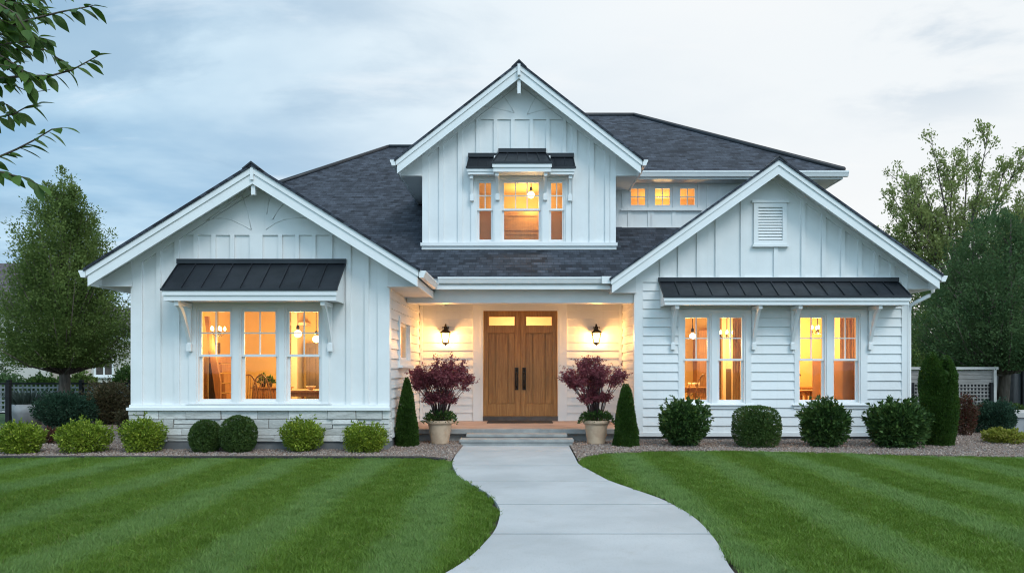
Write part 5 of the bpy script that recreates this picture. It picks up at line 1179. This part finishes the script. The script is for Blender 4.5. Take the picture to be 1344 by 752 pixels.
# ---- trees
def spray_tree(name, label, base, h, z0, prof, trunk_r, n, per, leaf, mat, asc=0.9, rad=0.15, split=1, group=None, limbs=110, curve=0.25):
    """ascending branches, each a feathery spray of leaves that tapers to a tip"""
    x, y, zb = base; t = thing(name, label, 'tree', base, group); m = MB(); H = h - z0
    u = RNG.random(n * 6); pr = prof(u) + 0.12; u = u[RNG.random(n * 6) < pr / pr.max()][:n]; n = len(u); a = np.arange(n) * 2.39996 + RNG.normal(0, .35, n)
    q = RNG.uniform(0.45, 1.0, n) ** 0.7 * (1 + 0.15 * np.sin(a * 2.0 + u * 6 + x) + 0.08 * np.sin(a * 5 - u * 15) + RNG.normal(0, 0.11, n))
    r_ = prof(u) * q; T = np.stack([x + r_ * np.cos(a), y + r_ * np.sin(a), zb + z0 + u * H + RNG.normal(0, .06, n)], 1)
    leads = []
    for k in range(split):
        a_ = 2 * math.pi * k / split + 0.6; o = 0.0 if split == 1 else trunk_r * 1.5; w = 0.0 if split == 1 else float(prof(np.array([.3]))[0]) * .3; c, s = math.cos(a_), math.sin(a_)
        pts = [Vector((x + o * c, y + o * s, zb - .06)), Vector((x + (o + w * .25) * c + .02, y + (o + w * .25) * s, zb + z0 * .75)), Vector((x + w * .8 * c - .02, y + w * .8 * s, zb + z0 + H * .35)), Vector((x + w * c * .8, y + w * s * .8, zb + z0 + H * .9))]
        m.tube(pts, [trunk_r * 1.3, trunk_r * .9, trunk_r * .55, trunk_r * .08], 12); leads.append(pts)
    S = np.zeros((n, 3)); pick = RNG.choice(n, min(limbs, n), replace=False); pick = set(pick.tolist())
    for i in range(n):
        L_ = leads[i % split]; tz = max(zb + z0 * .8, T[i, 2] - asc * r_[i] - .12 * H * RNG.random() - .1); tz = min(tz, L_[-1].z - .02); st = L_[0]
        for p, q_ in zip(L_, L_[1:]):
            if p.z <= tz <= q_.z: st = p.lerp(q_, (tz - p.z) / max(q_.z - p.z, 1e-6))
        S[i] = st
        if i in pick:
            c = Vector(T[i]); mid = st.lerp(c, .5); mid.z -= curve * .3 * (c - st).length; r0 = trunk_r * .26 * (1 - .55 * u[i]); m.tube([st, mid, st.lerp(c, .96)], [r0, r0 * .6, r0 * .15], 6)
    m.build('trunk', 'bark', t)
    Mi = (S + T) / 2; Mi[:, 2] -= curve * .3 * np.linalg.norm(T - S, axis=1)
    f = 1 - RNG.random((n, per, 1)) ** 1.35 * .78; P = (1 - f) ** 2 * S[:, None] + 2 * f * (1 - f) * Mi[:, None] + f ** 2 * T[:, None]
    ln = np.linalg.norm(T - S, axis=1)[:, None, None]; tight = rad * (0.25 + 1.5 * np.clip(1 - f, 0, .6)) * np.clip(ln / 1.0, .5, 1.5)
    off = RNG.normal(0, 1, P.shape); P = P + off * tight; dirs = unit(T - S)[:, None, :] + np.zeros_like(P)
    P = P.reshape(-1, 3); A = (dirs * .7 + off * .45).reshape(-1, 3) + sph(n * per) * .55; ok = P[:, 2] > zb + z0 * .92; P, A = P[ok], A[ok]
    leaf_cloud('crown', P, A, leaf, mat, t, 0.3, skyward=0.45); return t
def bez(us, rs): return lambda u: np.interp(u, us, rs)
spray_tree('shade_tree', 'green tree with a tapering crown left of the house behind the dark round bushes', (X(84, 20), 20.0, 0), 6.86, 1.62, bez([0, .05, .15, .31, .5, .7, .81, .93, 1], [.75, 1.4, 1.8, 1.82, 1.55, 1.2, .8, .36, .05]), 0.145, 520, 190, 0.062, 'leaf tree', 1.1, .17)
spray_tree('shade_tree', 'dense dark green tree standing right of the house behind the grey screen', (X(1308, 21), 21.0, 0), 6.05, 1.55, bez([0, .1, .25, .45, .65, .85, 1], [1.3, 2.0, 2.35, 2.25, 1.75, 1.0, .15]), 0.12, 400, 190, 0.068, 'leaf shade tree', .75, .19, split=3)
def fan_tree(name, label, base, zc, mat, leaf, seed):
    """bare lower limbs fan out of a short trunk; foliage sits along their outer halves"""
    rnd = random.Random(seed); t = thing(name, label, 'tree', base); m = MB(); P, A = [], []; b = Vector(base); O = Vector((b.x, b.y, zc))
    m.tube([b - Vector((0, 0, .1)), b.lerp(O, .5) + Vector((.05, 0, 0)), O], [.42, .34, .28], 12)
    reach = lambda d: float(np.interp(d, [-80, -62, -40, -18, 0, 18, 38, 60, 80], [4.4, 4.9, 5.6, 6.5, 6.7, 7.0, 7.4, 6.4, 4.4]))
    for k in range(32):
        deg = -80 + 160 * (k + rnd.random()) / 32; ln = reach(deg) * rnd.uniform(.72, 1.0); dep = rnd.gauss(0, .38); th = R(deg)
        tip = O + Vector((math.sin(th), dep * .8, math.cos(th))).normalized() * ln; st = b.lerp(O, rnd.uniform(.75, 1.0)); mid = st.lerp(tip, .5) + Vector((-math.sin(th) * .25, 0, -.04 * ln if abs(deg) < 40 else -.10 * ln)); mid += Vector((rnd.gauss(0, .15), rnd.gauss(0, .2), rnd.gauss(0, .1)))
        cur = lambda f: st * (1 - f) ** 2 + mid * (2 * f * (1 - f)) + tip * f ** 2
        m.tube([cur(f) for f in (0, .2, .4, .6, .8, 1)], [.105, .085, .062, .042, .026, .010], 7)
        for j in range(20):
            f = rnd.uniform(.28, 1.0); c = cur(f); d = (cur(min(f + .05, 1.0)) - cur(f - .05)).normalized(); a = rnd.uniform(0, 6.28); sd = d.cross(Vector((math.cos(a), math.sin(a), .2))).normalized()
            e = c + (d * .75 + sd * .6 + Vector((0, 0, .35))).normalized() * ln * rnd.uniform(.08, .20) * (1.25 - .5 * f); m.tube([c, c.lerp(e, .5) + Vector((0, 0, -.03)), e], [.020, .012, .004], 5)
            for q in range(56):
                g = rnd.random() ** .7; p = c.lerp(e, .2 + .85 * g); w = .17 * (1.15 - g) + .03; P.append(p + Vector((rnd.gauss(0, w), rnd.gauss(0, w), rnd.gauss(0, w)))); A.append((e - c).normalized() + Vector((rnd.gauss(0, .6), rnd.gauss(0, .6), rnd.gauss(0, .5))))
    m.build('trunk', 'bark', t); leaf_cloud('crown', np.array(P), np.array(A), leaf, mat, t, 0.26, skyward=0.4)
    return t
fan_tree('open_crowned_tree', 'tall pale green tree with open fanning limbs rising behind the right wing', (X(1258, 34), 34.0, 0), Z(366, 34), 'leaf willow', 0.135, 5)

# overhanging tree in the near left, its trunk outside the frame
def near_tree():
    D0 = 4.2; t = thing('overhanging_tree', 'large-leaved branches of a tree hanging into the top left corner', 'tree', (-5.4, 4.6, 0)); m = MB(); P, A = [], []
    tr = [Vector((-5.4, 4.6, -0.05)), Vector((-5.35, 4.55, 1.6)), Vector((-5.2, 4.5, 3.0)), Vector((-5.1, 4.5, 4.6))]; m.tube(tr, [0.17, 0.13, 0.10, 0.05], 12)
    V, Fc, RN = [], [], []
    def leaf(p, d, up, L_):
        d = d.normalized(); sd = d.cross(up).normalized(); nr = sd.cross(d); w = L_ * random.uniform(0.21, 0.27); cv = random.uniform(0.05, 0.28)
        rows = []
        for k, (f, ww) in enumerate([(0, .06), (.14, .5), (.32, .92), (.5, 1.0), (.68, .82), (.85, .42), (1.0, .02)]):
            c = p + d * (L_ * f) - nr * (cv * L_ * f * f); rows.append((c - sd * w * ww + nr * w * ww * .25, c, c + sd * w * ww + nr * w * ww * .25))
        b = len(V); rv = random.random()
        for r3 in rows: V.extend(r3)
        for k in range(6):
            for j in range(2): Fc.append((b + 3 * k + j, b + 3 * k + j + 1, b + 3 * k + 4 + j, b + 3 * k + 3 + j)); RN.append(rv)
    def twig(pts, r, dens, L_=0.098, start=0.0, tipleaf=True):
        pts = [Vector(p) for p in pts]; m.tube(pts, [r * (1 - 0.7 * i / (len(pts) - 1)) for i in range(len(pts))], 6)
        tot = sum((b - a).length for a, b in zip(pts, pts[1:])); k = 0; s = start * tot
        while s < tot:
            q = s
            for a, b in zip(pts, pts[1:]):
                l = (b - a).length
                if q <= l: break
                q -= l
            d = (b - a).normalized(); p = a + d * min(q, l); side = 1 if k % 2 else -1
            sv = d.cross(Vector((0, 0.3, 1))).normalized() * side
            leaf(p, d * 0.75 + sv * random.uniform(0.2, 0.8) + Vector((random.gauss(0, .15), random.gauss(0, .35), -random.uniform(0.15, 0.85))), Vector((random.gauss(0, .3), random.gauss(-0.5, .4), 1)), L_ * random.uniform(0.75, 1.25)); s += dens * random.uniform(0.6, 1.4); k += 1
        if tipleaf: leaf(pts[-1], d + Vector((0, 0, -.2)), Vector((0, -.3, 1)), L_)
    def px(a, b, D): return Vector((X(a, D), D, Z(b, D)))
    def limb(px_pts, D, r, hook, **k):
        pts = [px(a, b, D + dd) for a, b, dd in px_pts]; start = tr[2].lerp(tr[3], hook); m.tube([start, start.lerp(pts[0], .5) + Vector((0, 0, .06)), pts[0]], [r * 2.2, r * 1.6, r], 7); twig(pts, r, **k); return pts
    limb([(-70, 96, .1), (-10, 105, 0), (30, 100, 0), (66, 100, -.1), (95, 92, -.1), (128, 74, -.15)], D0, .010, .2, dens=.028)
    limb([(-70, 50, .2), (-10, 42, .1), (40, 26, 0), (80, 16, -.1), (122, 8, -.15)], D0, .010, .4, dens=.032)
    limb([(-70, 20, .2), (0, 8, 0), (40, -8, 0), (90, -14, 0)], D0 + .2, .010, .55, dens=.032)
    limb([(-80, 218, .2), (-10, 210, .05), (22, 196, 0), (45, 184, 0), (68, 170, -.05), (82, 168, -.05)], D0, .008, .05, dens=.04, start=.25)
    limb([(-80, 232, .1), (-10, 222, 0), (12, 229, 0), (32, 233, 0), (50, 242, 0)], D0 - .1, .006, .0, dens=.036, start=.2)
    limb([(-80, 165, .3), (-15, 157, .1), (18, 150, 0), (34, 141, 0), (50, 136, 0)], D0 + .1, .007, .1, dens=.04, start=.2)
    limb([(-80, 130, .3), (-20, 128, .1), (10, 138, 0), (22, 150, 0)], D0 + .3, .007, .15, dens=.03)
    limb([(-60, 75, .4), (0, 70, .3), (35, 62, .2), (60, 66, .2), (84, 82, .2)], D0 + .2, .009, .3, dens=.03)
    limb([(-60, 62, -.2), (-5, 70, -.3), (25, 88, -.4), (40, 112, -.4)], D0 + .3, .008, .3, dens=.03)
    limb([(-60, 30, .5), (-10, 25, .5), (30, 45, .5), (62, 52, .4)], D0 + .3, .009, .45, dens=.026)
    limb([(-60, 5, -.3), (-10, 0, -.4), (20, 18, -.5), (34, 40, -.5)], D0 + .3, .008, .5, dens=.03)
    for k in range(38):
        a, b = random.uniform(-60, 34), random.uniform(-40, 92); dd = random.uniform(-.1, .9); limb([(a - 45, b + 6, dd), (a - 15, b, dd), (a + 8, b - random.uniform(-14, 14), dd), (a + 26, b + random.uniform(-10, 20), dd)], D0, .005, random.random(), dens=.032)
    limb([(-80, 110, .2), (0, 108, 0), (18, 112, 0), (40, 122, -.05), (66, 118, -.05)], D0, .005, .2, dens=.6, tipleaf=False)
    m.build('trunk', 'twig', t)
    raw_mesh('crown', np.array([tuple(v) for v in V]), np.array(Fc), 'leaf near', t, rnd=np.array(RN))
near_tree()

# ---------------------------------------------------------------- SIDE YARDS AND BEYOND
shrub('rounded_evergreen', 'dark blue-green rounded evergreen beside the grey planter', 47, 124, 514, 562, 18.0, 'leaf blue green', 'loose', 0.06, 6500)
shrub('brown_leaved_shrub', 'brownish green round shrub against the left end of the house', 112, 174, 497, 556, 19.2, 'leaf brown', 'loose', 0.055, 6500)
shrub('dry_groundcover', 'low dry brownish clump between the lime green shrubs at the left', 56, 82, 562, 582, 14.2, 'leaf barberry', 'loose', 0.04, 700)
shrub('dry_shrub', 'small straggly olive shrub at the foot of the brown-leaved one', 154, 176, 536, 563, 17.0, 'leaf brown', 'loose', 0.045, 900)
shrub('autumn_shrub', 'orange-tinged shrub behind the dark rounded evergreen', 58, 112, 512, 548, 20.6, 'leaf barberry', 'loose', 0.06, 2500)
pt = thing('round_planter', 'round grey concrete planter filled with grassy leaves by the black fence', 'planter', (X(36, 18.6), 18.6, 0)); x, D = X(36, 18.6), 18.6
m = MB(); rr = 18 * D / FPX; hh = Z(530, D); m.lathe([(rr * .86, -0.02), (rr * .96, hh * .62), (rr * .985, hh * .64), (rr * 1.0, hh), (rr * .9, hh), (rr * .88, hh * .9), (.02, hh * .88)], x, D, 36, 0); m.build('pot', 'planter grey', pt)
n = 420; a = RNG.uniform(0, 6.28, n); q = RNG.random(n) ** .5 * rr * .8; P = np.stack([x + q * np.cos(a), D + q * np.sin(a), np.full(n, hh * .88)], 1); leaf_cloud('foliage', P, np.stack([np.cos(a) * q / rr * 1.0, np.sin(a) * q / rr * 1.0, np.full(n, 1.0)], 1) + RNG.normal(0, .15, (n, 3)), 0.42, 'leaf grey', pt, 0.035, .03)
def lattice(m, x0, x1, z0, z1, y, pitch=0.105, w=0.028):
    xs = np.arange(x0 + pitch / 2, x1, pitch); zs = np.arange(z0 + pitch / 2, z1, pitch)
    for xx in xs: m.box(xx - w / 2, xx + w / 2, y, y + 0.008, z0, z1)
    for zz in zs: m.box(x0, x1, y - 0.0085, y - 0.0005, zz - w / 2, zz + w / 2)
def metal_fence(x0, x1, y, z1, label, posts):
    t = thing('metal_fence', label, 'fence', ((x0 + x1) / 2, y, 0))
    for p in posts: m = MB(); m.box(p - .05, p + .05, y - .05, y + .05, -.05, z1 + .06); m.box(p - .06, p + .06, y - .06, y + .06, z1 + .06, z1 + .08); m.build('post', 'fence black', t)
    m = MB(); m.box(x0, x1, y - .02, y + .02, z1 - .05, z1); m.box(x0, x1, y - .02, y + .02, .12, .16); m.build('rail', 'fence black', t)
    m = MB(); lattice(m, x0, x1, .18, z1 - .06, y + .03, .13, .05); m.build('lattice', 'planter grey', t); return t
metal_fence(X(-60, 22), X(172, 22), 22.0, Z(502, 22), 'black-posted fence with a grey woven panel behind the left bed', [X(-60, 22), X(12, 22), X(107, 22), X(172, 22)])
m = MB(); bp = 17.2; m.box(X(11, bp) - .045, X(11, bp) + .045, bp - .045, bp + .045, -.05, Z(503, bp)); m.box(X(11, bp) - .055, X(11, bp) + .055, bp - .055, bp + .055, Z(503, bp), Z(503, bp) + .02); tag(m.build('gate_post', 'fence black', org=(X(11, bp), bp, 0)), 'slim black post standing at the far left beside the round planter', 'post')
sheet('side_path', [(-30, 25.2), (-8, 25.2), (-8, 26.3), (-30, 26.3)], -0.045, 'path concrete')
ps = thing('privacy_screen', 'weathered grey wooden screen with a lattice panel right of the house', 'fence', (X(1250, 20), 20.0, 0)); y = 20.0; xa, xb = X(1193, y), X(1306, y)
m = MB(); m.box(xa - .05, xb + .05, y - .07, y + .07, Z(485, y), Z(481.5, y)); m.build('top_rail', 'pale rail', ps)
m = MB()
for k in range(3): zz = Z(486, y) - .12 * k; m.box(xa, xb, y, y + .03, zz - .112, zz)
m.build('boards', 'grey wood', ps); m = MB(); m.box(xa, xb, y + .06, y + .08, 0.0, Z(486, y)); m.build('backing', 'dark fence boards', ps)
m = MB(); lattice(m, xa, xb, .05, Z(502, y), y + .01, .095, .036); m.build('lattice', 'grey wood', ps)
for xx, mt in ((xa + .08, 'fence black'), (xb - .03, 'pale rail'), (xb - .12, 'fence black')): m = MB(); m.box(xx - .035, xx + .035, y - .06, y - .0, -.05, Z(502, y) if mt == 'fence black' else Z(484, y)); m.build('post', mt, ps)
shrub('barberry_shrub', 'reddish brown upright shrub behind the columnar evergreen', 1250, 1281, 522, 578, 16.0, 'leaf barberry', 'loose', 0.045, 2200)
shrub('rounded_evergreen', 'dark rounded evergreen shrub in front of the dense dark tree', 1271, 1336, 532, 575, 16.6, 'leaf blue green', 'loose', 0.05, 5500)
shrub('golden_groundcover', 'low yellow-green clump on the gravel at the far right', 1292, 1342, 571, 589, 14.3, 'leaf gold', 'loose', 0.06, 1100, cat='plant')
sw_ = thing('stone_planter', 'grey stone planter wall at the far right edge beside the rounded evergreen', 'planter', (X(1360, 16.6), 16.6, 0)); m = MB(); m.box(X(1331, 16.6), X(1420, 16.6), 16.6, 17.6, -.05, Z(548, 16.6)); m.build('body', 'planter grey', sw_, bevel=.02); m = MB(); m.box(X(1329, 16.6), X(1422, 16.6), 16.55, 17.65, Z(548, 16.6), Z(541, 16.6)); m.build('capping', 'pale rail', sw_, bevel=.01)
bf = thing('board_fence', 'dark boarded fence with black posts at the far right', 'fence', (X(1340, 27), 27, 0)); m = MB(); y = 27.0; zt_ = Z(490, y)
xx = X(1300, y)
while xx < X(1500, y): m.box(xx, xx + .135, y, y + .025, -.05, zt_); xx += .145
m.build('boards', 'dark fence boards', bf)
for q in (1325, 1342, 1400): m = MB(); m.box(X(q, y) - .07, X(q, y) + .07, y - .12, y - .002, -.05, Z(484, y)); m.build('post', 'fence black', bf)
shrub('low_hedge', 'short clipped dark hedge before the dark boarded fence', 1303, 1338, 526, 540, 23.5, 'leaf box', 'clipped', 0.05, 2500, None, 'hedge', 4)
def rock(px, D, r, label):
    d = sph(90); m_ = bpy.data.meshes.new('rock'); import bmesh; bm = bmesh.new(); bmesh.ops.create_icosphere(bm, subdivisions=3, radius=r); V = np.array([v.co[:] for v in bm.verts]); F_ = np.array([[v.index for v in f.verts] for f in bm.faces]); bm.free()
    V = V * lobes(unit(V), 9, .2, 1.6)[:, None] * np.array([1.3, 1, .7]) + np.array([X(px, D), D, r * .4]); tag(raw_mesh('rock', V, F_, 'rock', org=(X(px, D), D, 0), smooth=True), label, 'rock')
rock(1312, 24.5, .28, 'larger pale rock by the low hedge near the dark fence'); rock(1321, 24.3, .20, 'smaller pale rock beside the larger one near the dark fence')
# background planting and neighbours
gb_ = 'shrubs beyond the left fence'
shrub('background_shrub', 'big dark round bush behind the fence at the left edge', -22, 34, 468, 512, 27, 'leaf shade tree', 'loose', 0.10, 4200, gb_)
shrub('background_shrub', 'mid green bush behind the trunk of the left tree', 34, 82, 474, 515, 29, 'leaf dark', 'loose', 0.11, 3600, gb_)
shrub('background_shrub', 'pale green bush right of the left tree trunk beyond the fence', 88, 128, 474, 518, 28, 'leaf tree', 'loose', 0.11, 3600, gb_)
shrub('background_shrub', 'dark upright bush against the left house wall beyond the fence', 148, 182, 462, 516, 27, 'leaf dark', 'loose', 0.10, 3600, gb_)
gt_ = 'background trees'
for px_, D_, hm, lab, mt, rad in [(1215, 30, 5.0, 'olive green tree just right of the house behind the grey screen', 'leaf tree', 2.2), (1330, 33, 5.2, 'olive tree behind the dark boarded fence', 'leaf willow', 2.4), (1262, 38, 7.0, 'broad green tree below the open fanning one', 'leaf tree', 3.6), (1385, 30, 6.5, 'green tree at the right edge behind the boarded fence', 'leaf shade tree', 2.6),
                           (-60, 34, 6.0, 'dark tree behind the neighbour house at the left edge', 'leaf shade tree', 2.4), (1480, 36, 7, 'green tree far off to the right beyond the fence', 'leaf tree', 3), (150, 62, 6.0, 'distant dark tree beside the white neighbour house', 'leaf shade tree', 3.0)]:
    spray_tree('background_tree', lab, (X(px_, D_), D_, 0), hm, hm * .14, bez([0, .15, .5, .85, 1], [rad * .7, rad, rad * .95, rad * .5, .2]), .15, 150, 130, .12, mt, .8, .30, group=gt_, limbs=40)
def neighbour(name, label, x0, x1, y0, y1, zw, zr, wallm, wins, hip=1.5, over=.5):
    t = thing(name, label, 'house', ((x0 + x1) / 2, y0, 0)); m = MB(); m.box(x0, x1, y0, y1, -.1, zw); m.build('wall', wallm, t)
    rx0, rx1, ry0, ry1 = x0 - over, x1 + over, y0 - over, y1 + over; ym = (y0 + y1) / 2; hx = min((rx1 - rx0) * .45, hip)
    r = MB(); r.add([(rx0, ry0, zw - .05), (rx1, ry0, zw - .05), (rx1, ry1, zw - .05), (rx0, ry1, zw - .05), (rx0 + hx, ym, zr), (rx1 - hx, ym, zr), (rx0, ry0, zw - .2), (rx1, ry0, zw - .2), (rx1, ry1, zw - .2), (rx0, ry1, zw - .2)],
          [(0, 1, 5, 4), (1, 2, 5), (2, 3, 4, 5), (3, 0, 4), (0, 6, 7, 1), (1, 7, 8, 2), (2, 8, 9, 3), (3, 9, 6, 0), (9, 8, 7, 6)]); r.build('roof', 'neighbour roof', t)
    for a, b, c, d in wins:
        w = MB(); w.ring(a, b, c, d, .10, y0 - .06, y0 - .001); xm = (a + b) / 2; w.box(xm - .04, xm + .04, y0 - .045, y0 - .001, c + .1, d - .1); w.box(a - .08, b + .08, y0 - .12, y0 - .001, c - .08, c - .001); wo = w.build('window', 'white trim', t)
        p = MB(); p.box(a + .1, b - .1, y0 - .02, y0 - .0015, c + .1, d - .1); p.build('pane', 'ceramic', wo)
    return t
D1 = 46.0; neighbour('neighbour_house', 'pale house with a purple-grey hipped roof behind the left tree', X(-190, D1), X(66, D1), D1, D1 + 9, Z(402, D1), Z(332, D1), 'neighbour pale', [(X(-60, D1), X(-25, D1), Z(460, D1), Z(420, D1)), (X(8, D1), X(30, D1), Z(462, D1), Z(424, D1))], 4.5)
D2 = 40.0; neighbour('neighbour_house', 'brick-fronted neighbour house with a white window peeking out beside the left wall', X(120, D2), X(240, D2), D2, D2 + 8, Z(428, D2), Z(376, D2), 'neighbour pale', [(X(124, D2), X(150, D2), Z(494, D2), Z(472, D2)), (X(158, D2), X(176, D2), Z(446, D2), Z(430, D2))], 3.0)
# far-off planting that closes the horizon on both sides
def far_wood(name, x0, x1, y, h, label, mat):
    n = int((x1 - x0) / .9); P = []; A = []
    for k in range(n):
        cx = x0 + (x1 - x0) * (k + random.random()) / n; cy = y + random.uniform(-4, 4); hh = h * random.uniform(.55, 1.1); d = sph(420); r = np.array([random.uniform(1.4, 2.6)] * 2 + [hh * .55]); q = d * r * (RNG.random((420, 1)) ** .4) + np.array([cx, cy, hh * .5]); P.append(q); A.append(d)
    o = leaf_cloud(name, np.concatenate(P), np.concatenate(A) + RNG.normal(0, .5, (n * 420, 3)), .30, mat, None, .35); o['label'] = label; o['category'] = 'trees'; o['kind'] = 'stuff'
far_wood('far_woods', -75, -12, 78, 6.5, 'far band of dark trees beyond the neighbour houses on the left', 'leaf shade tree'); far_wood('far_woods', 12, 80, 72, 6.0, 'far band of green trees beyond the fences on the right', 'leaf tree')
